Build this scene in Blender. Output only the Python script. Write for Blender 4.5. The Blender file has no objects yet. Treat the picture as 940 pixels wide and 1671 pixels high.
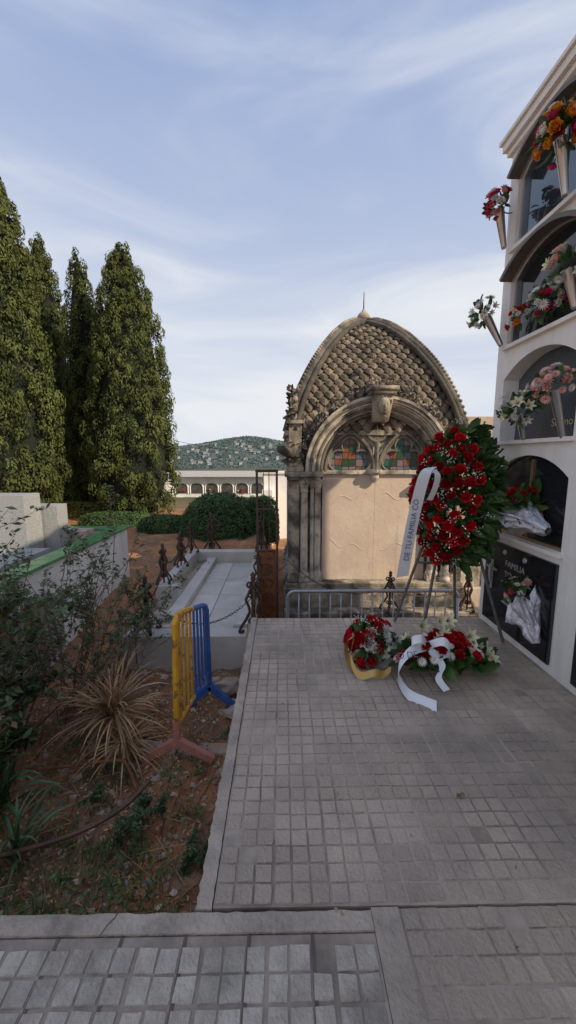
import bpy, math, random
import numpy as np
from mathutils import Vector, Matrix, noise
R = random.Random(7); NR = np.random.RandomState(11)
S = bpy.context.scene
pi = math.pi

# ------------------------------------------------------------------ materials
def mat(name, c1, c2=None, rough=.75, metal=0.0, scale=8, bump=0.0, bscale=None, var=0.0,
        c3=None, s3=2.0, t3=(.5,.68), c4=None, s4=.9, t4=(.5,.62), edge=0.0, trans=0.0, det=6, spec=.5, streak=0.0):
    m = bpy.data.materials.new(name); m.use_nodes = True
    nt = m.node_tree; N = nt.nodes; L = nt.links
    b = N['Principled BSDF']; b.inputs['Roughness'].default_value = rough
    b.inputs['Metallic'].default_value = metal
    b.inputs['Specular IOR Level'].default_value = spec
    tc = N.new('ShaderNodeTexCoord')
    def nz(s, d=det, sc=None, off=0):
        n = N.new('ShaderNodeTexNoise'); n.inputs['Scale'].default_value = s
        n.inputs['Detail'].default_value = d; n.inputs['Roughness'].default_value = .6
        if sc or off:
            mp = N.new('ShaderNodeMapping'); mp.inputs['Scale'].default_value = sc or (1,1,1); mp.inputs['Location'].default_value = (off, off, off)
            L.new(tc.outputs['Object'], mp.inputs[0]); L.new(mp.outputs[0], n.inputs['Vector'])
        else: L.new(tc.outputs['Object'], n.inputs['Vector'])
        return n.outputs['Fac']
    def mr(src, a, c, top=1):
        n = N.new('ShaderNodeMapRange'); n.inputs[1].default_value = a; n.inputs[2].default_value = c; n.inputs[4].default_value = top
        L.new(src, n.inputs[0]); return n.outputs[0]
    def mix(f, a, c):
        n = N.new('ShaderNodeMix'); n.data_type = 'RGBA'
        L.new(f, n.inputs[0])
        for k, v in ((6, a), (7, c)):
            if isinstance(v, tuple): n.inputs[k].default_value = (*v, 1)
            else: L.new(v, n.inputs[k])
        return n.outputs[2]
    col = None
    if c2: col = mix(mr(nz(scale), .36, .64), c1, c2)
    if c3: col = mix(mr(nz(s3, off=7.3), *t3), col if col else c1, c3)
    if c4: col = mix(mr(nz(s4, off=3.1), *t4, .8), col if col else c1, c4)
    if streak > 0: col = mix(mr(nz(1.0, 5, (9, 9, .8)), .52, .72, streak), col if col else c1, tuple(q*.3 for q in c1))
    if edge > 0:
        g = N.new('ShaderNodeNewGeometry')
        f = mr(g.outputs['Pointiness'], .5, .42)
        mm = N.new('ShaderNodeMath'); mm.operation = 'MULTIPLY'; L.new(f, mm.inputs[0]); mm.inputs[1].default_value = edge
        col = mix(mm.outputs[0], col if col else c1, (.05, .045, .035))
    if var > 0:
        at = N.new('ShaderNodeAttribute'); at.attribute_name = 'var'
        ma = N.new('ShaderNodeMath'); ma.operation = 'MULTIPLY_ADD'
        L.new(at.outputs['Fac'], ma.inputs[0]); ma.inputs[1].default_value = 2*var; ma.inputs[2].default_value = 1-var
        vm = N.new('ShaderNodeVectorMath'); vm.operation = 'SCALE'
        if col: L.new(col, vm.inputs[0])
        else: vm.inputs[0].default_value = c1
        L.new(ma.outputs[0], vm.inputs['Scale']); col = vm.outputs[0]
    if col: L.new(col, b.inputs['Base Color'])
    else: b.inputs['Base Color'].default_value = (*c1, 1)
    if bump > 0:
        bp = N.new('ShaderNodeBump'); bp.inputs['Strength'].default_value = bump; bp.inputs['Distance'].default_value = .02
        L.new(nz(bscale or scale*3, 8), bp.inputs['Height']); L.new(bp.outputs[0], b.inputs['Normal'])
    if trans > 0:
        out = N['Material Output']; tr = N.new('ShaderNodeBsdfTranslucent'); mx = N.new('ShaderNodeMixShader')
        mx.inputs[0].default_value = trans
        if col: L.new(col, tr.inputs[0])
        else: tr.inputs[0].default_value = (*c1, 1)
        L.new(b.outputs[0], mx.inputs[1]); L.new(tr.outputs[0], mx.inputs[2]); L.new(mx.outputs[0], out.inputs[0])
    return m

# ------------------------------------------------------------------ mesh builder
class MB:
    def __init__(s): s.v = []; s.f = []; s.m = []; s.a = []
    def add(s, vs, fs, mi=0, var=.5):
        o = len(s.v); s.v.extend([tuple(p) for p in vs])
        for i, f in enumerate(fs):
            s.f.append(tuple(o+k for k in f)); s.m.append(mi if isinstance(mi, int) else mi[i])
        if hasattr(var, '__len__'): s.a.extend(var)
        else: s.a.extend([var]*len(vs))
    def box(s, x0, x1, y0, y1, z0, z1, mi=0, var=.5):
        v = [(x, y, z) for z in (z0, z1) for y in (y0, y1) for x in (x0, x1)]
        s.add(v, [(0,2,3,1),(4,5,7,6),(0,1,5,4),(2,6,7,3),(0,4,6,2),(1,3,7,5)], mi, var)
    def tube(s, pts, r, n=6, mi=0, var=.5, cap=True):
        pts = [Vector(p) for p in pts]; k = len(pts)
        rs = r if hasattr(r, '__len__') else [r]*k
        vs = []; up = None
        for i, p in enumerate(pts):
            t = (pts[min(i+1, k-1)]-pts[max(i-1, 0)]).normalized()
            if up is None:
                up = Vector((0,0,1)) if abs(t.z) < .9 else Vector((0,1,0))
            a = t.cross(up)
            if a.length < 1e-4: a = t.cross(Vector((1,0,.1)))
            a.normalize(); b = a.cross(t).normalized(); up = b
            for j in range(n):
                q = 2*pi*j/n; vs.append(p+(a*math.cos(q)+b*math.sin(q))*rs[i])
        fs = [(i*n+j, i*n+(j+1) % n, (i+1)*n+(j+1) % n, (i+1)*n+j) for i in range(k-1) for j in range(n)]
        if cap: fs += [tuple(range(n-1, -1, -1)), tuple((k-1)*n+j for j in range(n))]
        s.add(vs, fs, mi, var)
    def lathe(s, prof, c, n=12, mi=0, var=.5, axis=None):
        Mx = Matrix.Translation(c)
        if axis is not None: Mx = Mx @ Vector((0,0,1)).rotation_difference(Vector(axis)).to_matrix().to_4x4()
        vs = [Mx @ Vector((r*math.cos(2*pi*j/n), r*math.sin(2*pi*j/n), z)) for r, z in prof for j in range(n)]
        k = len(prof)
        fs = [(i*n+j, i*n+(j+1) % n, (i+1)*n+(j+1) % n, (i+1)*n+j) for i in range(k-1) for j in range(n)]
        fs += [tuple(range(n-1, -1, -1)), tuple((k-1)*n+j for j in range(n))]
        s.add(vs, fs, mi, var)
    def ring(s, cx, cz, r0, r1, y0, y1, n=28, a0=0, a1=pi, mi=0):
        vs = []
        for i in range(n+1):
            a = a0+(a1-a0)*i/n
            for r in (r0, r1):
                for y in (y0, y1): vs.append((cx+r*math.cos(a), y, cz+r*math.sin(a)))
        fs = []
        for i in range(n):
            o = i*4; p = o+4
            fs += [(o, o+2, p+2, p), (o+1, p+1, p+3, o+3), (o+2, o+3, p+3, p+2), (o, p, p+1, o+1)]
        fs += [(0,1,3,2), (n*4, n*4+2, n*4+3, n*4+1)]
        s.add(vs, fs, mi)
    def strip(s, pts, side, w, mi=0, var=.5):
        vs = []
        for i, p in enumerate(pts):
            sd = Vector(side[i] if hasattr(side[0], '__len__') else side).normalized()*w/2
            p = Vector(p); vs += [p-sd, p+sd]
        s.add(vs, [(2*i, 2*i+1, 2*i+3, 2*i+2) for i in range(len(pts)-1)], mi, var)
    def build(s, name, mats, parent=None, smooth=False, bevel=0):
        me = bpy.data.meshes.new(name); me.from_pydata(s.v, [], s.f)
        for m in mats: me.materials.append(m)
        me.polygons.foreach_set('material_index', s.m)
        at = me.attributes.new('var', 'FLOAT', 'POINT'); at.data.foreach_set('value', [float(x) for x in s.a])
        if smooth: me.polygons.foreach_set('use_smooth', [True]*len(s.f))
        me.update()
        o = bpy.data.objects.new(name, me); S.collection.objects.link(o)
        if parent: o.parent = parent
        if bevel:
            b = o.modifiers.new('b', 'BEVEL'); b.width = bevel; b.segments = 2; b.limit_method = 'ANGLE'
        return o
def empty(name):
    o = bpy.data.objects.new(name, None); S.collection.objects.link(o); return o

def leaves(mb, C, Nn, size, var, elong=1.6, mi=0, updir=None):
    n = len(C); Nn = Nn/np.maximum(np.linalg.norm(Nn, axis=1, keepdims=True), 1e-6)
    rd = NR.normal(size=(n, 3)) if updir is None else updir+NR.normal(size=(n, 3))*.45
    T = rd-(rd*Nn).sum(1, keepdims=True)*Nn; T /= np.maximum(np.linalg.norm(T, axis=1, keepdims=True), 1e-6)
    B = np.cross(Nn, T); s = size[:, None]
    a = C-T*s*elong; b = C+B*s*.6+Nn*s*.15; c = C+T*s*elong; d = C-B*s*.6+Nn*s*.15
    V = np.stack([a, b, c, d], 1).reshape(-1, 3)
    o = len(mb.v); mb.v.extend(map(tuple, V.tolist()))
    F = (np.arange(n)[:, None]*4+np.arange(4)+o).tolist()
    mb.f.extend(map(tuple, F)); mb.m.extend([mi]*n); mb.a.extend(np.repeat(var, 4).tolist())

def petal(L, W, tilt, curl, az, base=0, cup=.2, nu=3, nv=3, tip=.7, z0=0):
    vs = []; r = base; z = z0; ca, sa = math.cos(az), math.sin(az)
    for i in range(nv+1):
        q = i/nv; th = tilt+curl*q
        w = W*(math.sin(pi*min(1, (q*.8+.12))**tip))
        for j in range(nu+1):
            t = 2*j/nu-1; rr = r-cup*t*t*W*math.cos(th); zz = z+cup*t*t*W*math.sin(th)
            x, y = rr, t*w
            vs.append(Vector((x*ca-y*sa, x*sa+y*ca, zz)))
        r += math.sin(th)*L/nv; z += math.cos(th)*L/nv
    k = nu+1
    return vs, [(i*k+j, i*k+j+1, (i+1)*k+j+1, (i+1)*k+j) for i in range(nv) for j in range(nu)]
def combine(parts):
    V = []; F = []; M = []
    for (vs, fs), mi in parts:
        o = len(V); V += vs; F += [tuple(o+q for q in f) for f in fs]; M += [mi]*len(fs)
    return V, F, M
d2 = math.radians
def rose():
    p = []
    for n, L, W, t, c, b, off in ((3,.75,.3,-12,5,.08,0),(4,.8,.42,-2,14,.16,.5),(5,.8,.5,12,35,.2,1.1),(6,.75,.5,35,55,.2,.3)):
        for k in range(n): p.append((petal(L, W, d2(t), d2(c), off+2*pi*k/n+R.uniform(-.1,.1), b, .45), 0))
    return combine(p)
def mum():
    p = []
    for n, L, t, c in ((14,.9,75,15),(13,.8,55,25),(11,.65,35,20),(7,.45,12,10)):
        for k in range(n): p.append((petal(L, .11, d2(t), d2(c), 2*pi*k/n+t, .04, .3, 1, 2), 0))
    return combine(p)
def lily():
    p = []
    for k in range(6): p.append((petal(1.3, .27, d2(18), d2(70), 2*pi*k/6, .04, .3, 2, 5, .9), 0))
    for k in range(6): p.append((petal(.9, .03, d2(15), d2(20), 2*pi*k/6+.4, .02, 0, 1, 3), 1))
    return combine(p)
ROSE = rose(); MUM = mum(); LILY = lily()
LEAF = combine([(petal(1, .24, d2(0), d2(55), 0, 0, .35, 2, 4, .85), 0)])
def Mx(p, d, s, spin=None):
    q = Vector((0,0,1)).rotation_difference(Vector(d).normalized())
    return Matrix.Translation(p) @ q.to_matrix().to_4x4() @ Matrix.Rotation(R.uniform(0, 6.28) if spin is None else spin, 4, 'Z') @ Matrix.Scale(s, 4)

M_white = mat('white_plaster', (.83,.80,.75), (.75,.72,.67), rough=.8, scale=3, bump=.15, bscale=40, c3=(.58,.54,.48), s3=1.7, t3=(.56,.82), streak=.25)
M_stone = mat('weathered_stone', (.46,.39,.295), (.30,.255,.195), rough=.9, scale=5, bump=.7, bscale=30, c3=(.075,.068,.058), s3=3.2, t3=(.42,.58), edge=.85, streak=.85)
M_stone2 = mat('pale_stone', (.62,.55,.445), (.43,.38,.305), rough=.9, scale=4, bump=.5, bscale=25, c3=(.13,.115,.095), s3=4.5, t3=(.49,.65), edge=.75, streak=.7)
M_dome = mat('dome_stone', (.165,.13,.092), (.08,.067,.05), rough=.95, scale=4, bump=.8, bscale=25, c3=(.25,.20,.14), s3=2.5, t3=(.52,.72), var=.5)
M_panel = mat('panel_stone', (.62,.49,.38), (.55,.435,.34), rough=.85, scale=2.5, bump=.25, bscale=18, c3=(.66,.56,.46), s3=1.4, c4=(.42,.34,.27), s4=1.1, t4=(.55,.78), streak=.3)
M_path = mat('path_stone', (.60,.56,.50), (.50,.465,.415), rough=.85, scale=3, bump=.2, bscale=30, c3=(.36,.33,.29), s3=2.4, t3=(.55,.75), var=.12)
M_conc = mat('concrete', (.52,.43,.345), (.39,.325,.265), rough=.95, scale=6, bump=.7, bscale=50, c3=(.63,.53,.43), s3=3, t3=(.5,.7), c4=(.25,.21,.17), s4=5, t4=(.55,.7), streak=.3, spec=.15)
M_tile = mat('paving_tile', (.60,.485,.385), (.50,.41,.33), rough=.95, scale=5, bump=.7, bscale=75, c3=(.34,.285,.235), s3=1.3, t3=(.44,.68), c4=(.66,.515,.39), s4=.8, t4=(.54,.72), var=.14, spec=.12)
M_tile2 = mat('paving_tile_pale', (.64,.56,.465), (.47,.41,.345), rough=.95, scale=9, bump=.8, bscale=60, c3=(.34,.295,.25), s3=4, t3=(.47,.63), c4=(.70,.62,.53), s4=2.3, t4=(.55,.68), var=.14, spec=.12)
M_grout = mat('grout', (.42,.34,.27), (.23,.19,.155), rough=.95, scale=6, bump=.4, c3=(.52,.43,.35), s3=1.7, t3=(.45,.6), spec=.15)
M_dark = mat('joint_dirt', (.11,.09,.07), (.19,.155,.125), rough=1, scale=9, spec=.1)
M_iron = mat('wrought_iron', (.13,.07,.042), (.06,.045,.04), rough=.7, metal=.3, scale=20, bump=.4)
M_rust = mat('rusty_iron', (.28,.11,.04), (.13,.05,.02), rough=.85, scale=9, bump=.5)
M_galv = mat('galvanised_steel', (.42,.46,.52), (.34,.38,.43), rough=.45, metal=.5, scale=10)
M_silver = mat('silver_foil', (.72,.72,.75), (.5,.5,.54), rough=.33, metal=.6, scale=25, bump=.8, bscale=30)
M_chrome = mat('vase_metal', (.5,.5,.49), rough=.3, metal=.9)
M_goldm = mat('gold_metal', (.50,.38,.22), rough=.35, metal=.8)
M_black = mat('black_granite', (.012,.012,.014), (.02,.02,.022), rough=.12, scale=200)
M_glass = mat('dark_glass', (.10,.13,.165), rough=.05, metal=.75, spec=1.0)
M_glass2 = mat('darker_glass', (.03,.034,.038), rough=.06, metal=.4, spec=1.0)
M_granite = mat('grey_granite', (.40,.40,.39), (.22,.22,.22), rough=.6, scale=60, bump=.05, c3=(.3,.3,.29), s3=3)
M_granite2 = mat('slate_granite', (.10,.11,.125), (.06,.07,.08), rough=.2, scale=150)
M_dkbrown = mat('brown_frame', (.11,.095,.08), (.15,.13,.11), rough=.5, scale=8)

F_red = mat('red_petal', (.60,.008,.015), (.34,.003,.008), rough=.5, scale=30, var=.4, trans=.12)
F_white = mat('white_petal', (.80,.78,.72), rough=.6, var=.1, trans=.2)
F_cream = mat('lily_petal', (.80,.77,.55), (.74,.74,.46), rough=.55, scale=14, var=.1, trans=.2)
F_pink = mat('pink_petal', (.74,.34,.32), (.75,.5,.42), rough=.6, scale=20, var=.15)
F_yel = mat('yellow_petal', (.75,.5,.04), (.75,.2,.03), rough=.6, scale=8, var=.1)
F_leaf = mat('bouquet_leaf', (.07,.145,.032), (.032,.078,.02), rough=.45, scale=12, var=.5, trans=.2)
F_orange = mat('stamen', (.35,.12,.02))
F_ribw = mat('white_ribbon', (.78,.78,.80), rough=.4)
F_ribg = mat('gold_ribbon', (.55,.33,.10), rough=.35, metal=.2)
F_mag = mat('magenta_petal', (.60,.04,.14), rough=.6, var=.2)
FM = [F_red, F_white, F_pink, F_yel, F_leaf, F_orange, M_silver, M_chrome, F_ribw, F_ribg, F_mag, F_cream]
def flower(mb, P, p, d, s, mi, var=None):
    vs, fs, ms = P; X = Mx(p, d, s)
    v = R.random() if var is None else var
    mb.add([X @ q for q in vs], fs, [mi if q == 0 else 5 for q in ms], v)
def leafat(mb, p, d, s, mi=4):
    vs, fs, ms = LEAF; X = Mx(p, d, s); mb.add([X @ q for q in vs], fs, mi, R.random())
def tinywhites(mb, c, r, n):
    for _ in range(n):
        p = Vector(c)+Vector((R.gauss(0, r), R.gauss(0, r), R.gauss(0, r)))
        mb.lathe([(.002,-.004),(.005,0),(.002,.004)], p, 5, 1)

# ------------------------------------------------------------------ ground
def sm(a, b, x): t = min(1, max(0, (x-a)/(b-a))); return t*t*(3-2*t)
def gz(x, y):
    left = -.57+.27*sm(3.6, 5.2, y)-.12*sm(8, 11, y)
    w = sm(-.42, -.3, x) if y > 3.45 else sm(.2, .3, x)
    z = left*(1-w)+(-1.2)*w
    z -= .8*sm(16, 30, y)+6*sm(35, 120, y)
    if abs(x) > 40: z -= 3*sm(40, 120, abs(x))
    nzf = noise.noise(Vector((x*2.1, y*2.1, 0)))*.06+noise.noise(Vector((x*7, y*7, 3)))*.035+noise.noise(Vector((x*26, y*26, 3)))*.015
    return z+nzf*(1 if y < 14 else .3)
xs = [-3000,-1500,-800,-400,-200,-100,-60,-40,-30,-22,-17,-13,-10,-8.5,-7.5,-6.5,-5.8,-5.2,-4.6,-4.1]+list(np.arange(-3.7, -2.2, .06))+list(np.arange(-2.2, -.25, .02))+list(np.arange(-.25, .4, .05))+[.6,1,1.5,2,3,4,6,8,12,20,30,45,80,150,300,700,1500,3000]
ys = [-3000,-800,-200,-50,-10,-3,-1,0,.6]+list(np.arange(.9, 3.6, .022))+list(np.arange(3.6, 6.0, .05))+list(np.arange(6, 12, .25))+[13,14,16,18,21,25,30,36,45,60,80,120,200,300,450,700,1200,3000]
g = MB(); nx = len(xs)
vs = [(x, y, (gz(x, y) if y > .8 else -1.3)) for y in ys for x in xs]
g.add(vs, [(j*nx+i, j*nx+i+1, (j+1)*nx+i+1, (j+1)*nx+i) for j in range(len(ys)-1) for i in range(nx-1)])
M_ground = mat('soil', (.48,.215,.10), (.33,.155,.082), rough=.95, scale=2.2, bump=.9, bscale=40, c3=(.23,.145,.09), s3=1.6, t3=(.45,.62), c4=(.48,.30,.18), s4=5, t4=(.56,.66), spec=.12)
nt = M_ground.node_tree; b = nt.nodes['Principled BSDF']; src = b.inputs['Base Color'].links[0].from_socket
ge = nt.nodes.new('ShaderNodeNewGeometry'); sx = nt.nodes.new('ShaderNodeSeparateXYZ'); nt.links.new(ge.outputs['Position'], sx.inputs[0])
mr_ = nt.nodes.new('ShaderNodeMapRange'); mr_.inputs[1].default_value = 11; mr_.inputs[2].default_value = 18; nt.links.new(sx.outputs['Y'], mr_.inputs[0])
mx_ = nt.nodes.new('ShaderNodeMix'); mx_.data_type = 'RGBA'; nt.links.new(mr_.outputs[0], mx_.inputs[0]); nt.links.new(src, mx_.inputs[6]); mx_.inputs[7].default_value = (.09,.10,.06,1)
nt.links.new(mx_.outputs[2], b.inputs['Base Color'])
g.build('ground', [M_ground], smooth=True)

# ------------------------------------------------------------------ paving
def tiles(mb, x0, x1, y0, y1, z, cell, gap, per=3, jgap=.004, drop=.004, mi=0, dep=.006):
    nxx = int(round((x1-x0)/cell)); nyy = int(round((y1-y0)/cell)); tv = {}
    for j in range(nyy):
        for i in range(nxx):
            if R.random() < drop: continue
            k = (i//per, j//per)
            if k not in tv: tv[k] = (R.random(), R.uniform(-.0018, .0018), R.uniform(-.003,.003), R.uniform(-.003,.003))
            tt = tv[k]
            ax = x0+i*cell+gap+(jgap if i % per == 0 else 0); bx = x0+(i+1)*cell-gap-(jgap if i % per == per-1 else 0)
            ay = y0+j*cell+gap+(jgap*.5 if j % per == 0 else 0); by = y0+(j+1)*cell-gap-(jgap*.5 if j % per == per-1 else 0)
            ins = .0035; zt = z+tt[1]+R.uniform(-.0008, .0008)
            jj = lambda: R.uniform(-.0025, .0025)
            ox, oy = tt[2]*.5, tt[3]*.5
            v = [(ax+ox, ay+oy, z-dep-.004), (bx+ox, ay+oy, z-dep-.004), (bx+ox, by+oy, z-dep-.004), (ax+ox, by+oy, z-dep-.004),
                 (ax+ins+jj()+ox, ay+ins+jj()+oy, zt), (bx-ins+jj()+ox, ay+ins+jj()+oy, zt), (bx-ins+jj()+ox, by-ins+jj()+oy, zt), (ax+ins+jj()+ox, by-ins+jj()+oy, zt)]
            mb.add(v, [(4,5,6,7),(0,1,5,4),(1,2,6,5),(2,3,7,6),(3,0,4,7)], mi, min(1, max(0, tt[0]*.7+R.random()*.3)))
def rough_strip(mb, x0, x1, y0, y1, zb, zt, step, mi, axis='y', amp=.005):
    L = (y1-y0) if axis == 'y' else (x1-x0); n = max(2, int(L/step)); vs = []
    for i in range(n+1):
        t = i/n; a = R.uniform(-amp, amp); c = R.uniform(-amp, amp)*.4; h = zt+R.uniform(-.0012, .0012)
        if axis == 'y':
            y = y0+L*t; vs += [(x0+a, y, zb), (x0+a, y, h-.008), (x0+a+.006, y, h), (x1+c-.003, y, h), (x1, y, zb)]
        else:
            x = x0+L*t; vs += [(x, y1+a, zb), (x, y1+a, h-.008), (x, y1+a-.006, h), (x, y0+c+.003, h), (x, y0, zb)]
    fs = [(5*i+k, 5*i+k+1, 5*i+k+6, 5*i+k+5) for i in range(n) for k in range(4)]
    fs += [(0,1,2,3,4), tuple(5*n+k for k in (4,3,2,1,0))]
    mb.add(vs, fs, mi)
mb = MB()
mb.box(-.237, 1.859, 1.095, 3.44, -1.25, -.0042, 1)
tiles(mb, -.235, 1.859, 1.10, 3.44, 0, .0665, .0013, jgap=.0015)
rough_strip(mb, -.295, -.238, 1.09, 3.44, -1.25, .002, .02, 2, amp=.004)
o = mb.build('paved_slab', [M_tile, M_grout, M_conc])
mb = MB()
mb.box(-6, .292, -3, 1.02, -.4, -.0062, 1)
tiles(mb, -3.05, .2917, -.34, 1.02, -.002, .0667, .0013, jgap=.0035, drop=.006)
for k in range(16):
    x = .0916-.2001*k; mb.box(x-.0055, x+.0055, -.34, 1.02, -.02, -.004, 4)
rough_strip(mb, -6, .292, 1.022, 1.086, -.6, .0, .03, 2, 'x', amp=.0025)
mb.box(.294, .385, -3, 1.088, -.4, -.001, 2)
mb.box(.387, 6, -3, 1.088, -.4, -.0085, 1)
tiles(mb, .387, 2.65, -.31, 1.09, -.004, .0667, .0013, jgap=.002, drop=.006, mi=3)
for x in (-1.62, -.58):
    P = [(x+R.uniform(-.01,.01)+k*.006, 1.022+k*.012, .0010) for k in range(6)]
    mb.tube(P, .0016, 4, 4)
mb.build('pavement', [M_tile2, M_grout, M_conc, M_tile, M_dark])

# ------------------------------------------------------------------ raised stone path
mb = MB()
mb.box(-1.5, -.40, 3.62, 6.5, -1.25, -.262, 1)
y = 3.75
cols = [(-1.10, -.81), (-.805, -.50)]
while y < 6.25:
    for (a, c) in cols:
        h = .5
        mb.box(a, c-.004, y, y+h-.006, -.262, -.25+R.uniform(-.002,.002), 0, R.random())
    y += .5
mb.box(-1.56, -.36, 3.55, 3.74, -.9, -.235, 0)
mb.box(-1.56, -1.115, 3.742, 3.9, -.9, -.225, 1)
mb.box(-1.25, -1.105, 3.902, 6.3, -.9, -.17, 0)
mb.box(-.495, -.36, 3.742, 6.3, -1.25, -.2, 0)
mb.box(-1.6, -.3, 6.3, 6.5, -.9, -.08, 0)
mb.box(-1.54, -1.42, 4.6, 6.29, -.9, -.05, 0)
mb.box(-1.54, -1.252, 4.5, 4.598, -.9, -.05, 0)
mb.build('stone_path', [M_path, M_conc], bevel=.006)

# ------------------------------------------------------------------ mausoleum
ma = empty('mausoleum')
CX, CY, A = 1.36, 6.82, 1.22
ZT = [(0,1.86),(.09,2.25),(.18,2.53),(.287,2.80),(.43,3.08),(.586,3.33),(.75,3.53),(.9,3.65),(1,3.69)]
def zp(s): return float(np.interp(s, [a for a,_ in ZT], [c for _,c in ZT]))
SS = np.linspace(0, 1, 61); ZZ = np.array([zp(s) for s in SS])
for _ in range(3): ZZ[1:-1] = (ZZ[:-2]+ZZ[1:-1]*2+ZZ[2:])/4
zf = lambda s: float(np.interp(s, SS, ZZ))
arc = np.concatenate([[0], np.cumsum(np.hypot(np.diff(SS)*A, np.diff(ZZ)))])
s_of = lambda l: float(np.interp(l, arc, SS))
def rot4(k, x, y):
    for _ in range(k): x, y = -y, x
    return CX+x, CY+y
mb = MB()
for k in range(4):
    vs = []
    for i in range(31):
        s = i/30; w = A*(1-s)
        for j in range(9):
            x, y = rot4(k, w*(j/4-1), -w); vs.append((x, y, zf(s)-.01))
    mb.add(vs, [(i*9+j, i*9+j+1, (i+1)*9+j+1, (i+1)*9+j) for i in range(30) for j in range(8)], 0, .0)
    l = .05; row = 0
    while l < arc[-1]-.08:
        s = s_of(l); s1 = s_of(l+.02)
        T = Vector((0, A*(s1-s), zf(s1)-zf(s))).normalized()
        Nn = Vector((0, -T.z, T.y))
        w = A*(1-s); tw = .15; n = int(2*w/tw)+1
        for q in range(-n//2-1, n//2+2):
            xc = (q+(.5 if row % 2 else 0))*tw
            if abs(xc) > w-.02: continue
            if R.random() < .015: continue
            c = Vector((xc+R.uniform(-.004,.004), -w, zf(s)))
            def L(u, t, h): return c+Vector((u, 0, 0))+T*t+Nn*h
            jt = R.uniform(-.014, .014)
            P = [L(-tw*.5, .09, 0), L(tw*.5, .09, 0), L(tw*.46, .0, .022), L(tw*.24, -.055, .045+jt), L(0, -.088, .052+jt), L(-tw*.24, -.055, .045+jt), L(-tw*.46, .0, .022), L(0, -.01, .066+jt)]
            D = [L(tw*.22, -.045, -.01), L(0, -.07, -.01), L(-tw*.22, -.045, -.01), L(tw*.44, 0, -.01), L(-tw*.44, 0, -.01)]
            pts = []
            for p in P+D:
                X, Y = rot4(k, p.x, p.y); pts.append((X, Y, p.z))
            v_ = R.uniform(.2, 1)
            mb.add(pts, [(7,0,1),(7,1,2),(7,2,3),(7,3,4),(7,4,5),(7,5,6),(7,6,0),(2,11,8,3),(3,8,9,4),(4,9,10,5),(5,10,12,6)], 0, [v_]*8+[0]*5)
        l += .098; row += 1
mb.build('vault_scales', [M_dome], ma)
mb = MB()
for k in range(4):
    pts = []; pts2 = []; pts3 = []
    for i in range(33):
        s = i/32*.97; w = A*(1-s)
        for off, dz, lst in ((0, .05, pts), (.075, .0, pts2), (-.075, 0, pts3)):
            x, y = rot4(k, -w-.03+off*.9, -w-.03-off*.9); lst.append((x, y, zf(s)+dz*.6+.0))
    mb.tube(pts, .07, 8); mb.tube(pts2, .042, 6); mb.tube(pts3, .042, 6)
    for i in range(46):
        s = i/46*.96; w = A*(1-s)+.07; x, y = rot4(k, -w, -w)
        mb.lathe([(.006,-.026),(.026,-.012),(.028,.01),(.006,.028)], (x, y, zf(s)+.07), 6)
mb.lathe([(.17,-.07),(.16,.0),(.09,.03),(.07,.06),(.10,.09),(.11,.13),(.08,.18),(.035,.22),(.02,.25)], (CX, CY, 3.68), 12)
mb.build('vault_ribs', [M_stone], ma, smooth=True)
mb = MB(); mb.tube([(CX,CY,3.88),(CX,CY,4.2)], [.012,.006], 6); mb.build('finial_spike', [M_iron], ma)

mb = MB()
X0, X1 = CX-1.27, CX+1.27
mb.box(X0, X1, 5.68, 8.08, -1.2, 1.8)
mb.box(X0-.06, X1+.06, 5.58, 8.14, 1.8, 1.87)
mb.box(X0-.08, X1+.08, 5.36, 8.16, -1.2, -.48)
mb.box(X0-.05, X1+.05, 5.39, 8.13, -.478, -.40)
mb.box(X0-.02, X1+.02, 5.42, 8.1, -.398, -.345)
for sg in (-1, 1):
    f = lambda a, c: (CX+sg*a, CX+sg*c) if sg > 0 else (CX+sg*c, CX+sg*a)
    a, c = f(1.12, 1.28); mb.box(a, c, 5.47, 5.679, -.344, 1.17)
    a, c = f(1.145, 1.255); mb.box(a, c, 5.455, 5.47, -.2, 1.05)
    a, c = f(.82, 1.30); mb.box(a, c, 5.42, 5.685, 1.172, 1.215); a, c = f(.79, 1.33); mb.box(a, c, 5.39, 5.69, 1.217, 1.29)
    a, c = f(.78, 1.10); mb.box(a, c, 5.5, 5.678, -.344, -.26)
    a, c = f(1.06, 1.30); mb.box(a, c, 5.45, 5.72, 1.292, 1.36)
    a, c = f(1.09, 1.27); mb.box(a, c, 5.48, 5.70, 1.362, 1.95 if sg < 0 else 1.79)
    if sg < 0: a, c = f(1.05, 1.31); mb.box(a, c, 5.44, 5.74, 1.952, 2.0)
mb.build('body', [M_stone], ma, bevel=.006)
mb = MB()
for sg in (-1, 1):
    for xx, yy, r in ((1.05, 5.52, .058), (.93, 5.55, .03), (.85, 5.57, .05)):
        x = CX+sg*xx
        mb.lathe([(r*1.5,-.344),(r*1.5,-.28),(r*1.25,-.27),(r*1.4,-.24),(r*1.3,-.21),(r*1.0,-.19),(r,-.18),(r*.95,.4),(r*.9,.99),(r*1.15,1.0),(r*.95,1.02),(r*1.05,1.06),(r*1.5,1.15),(r*1.6,1.17)], (x, yy, 0), 14)
        for q in range(10):
            an = 2*pi*q/10
            vs, fs = petal(.11, .028, d2(5), d2(75), an, r*.95, .2, 2, 3)
            mb.add([v+Vector((x, yy, 1.04)) for v in vs], fs)
mb.build('columns', [M_stone2], ma, smooth=True)
mb = MB(); CZ = 1.292
for r0, r1, y0 in ((.80,.835,5.56),(.837,.90,5.50),(.902,.925,5.47),(.927,1.0,5.43),(1.002,1.04,5.40)):
    mb.ring(CX, CZ, r0, r1, y0, 5.92, 40)
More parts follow.
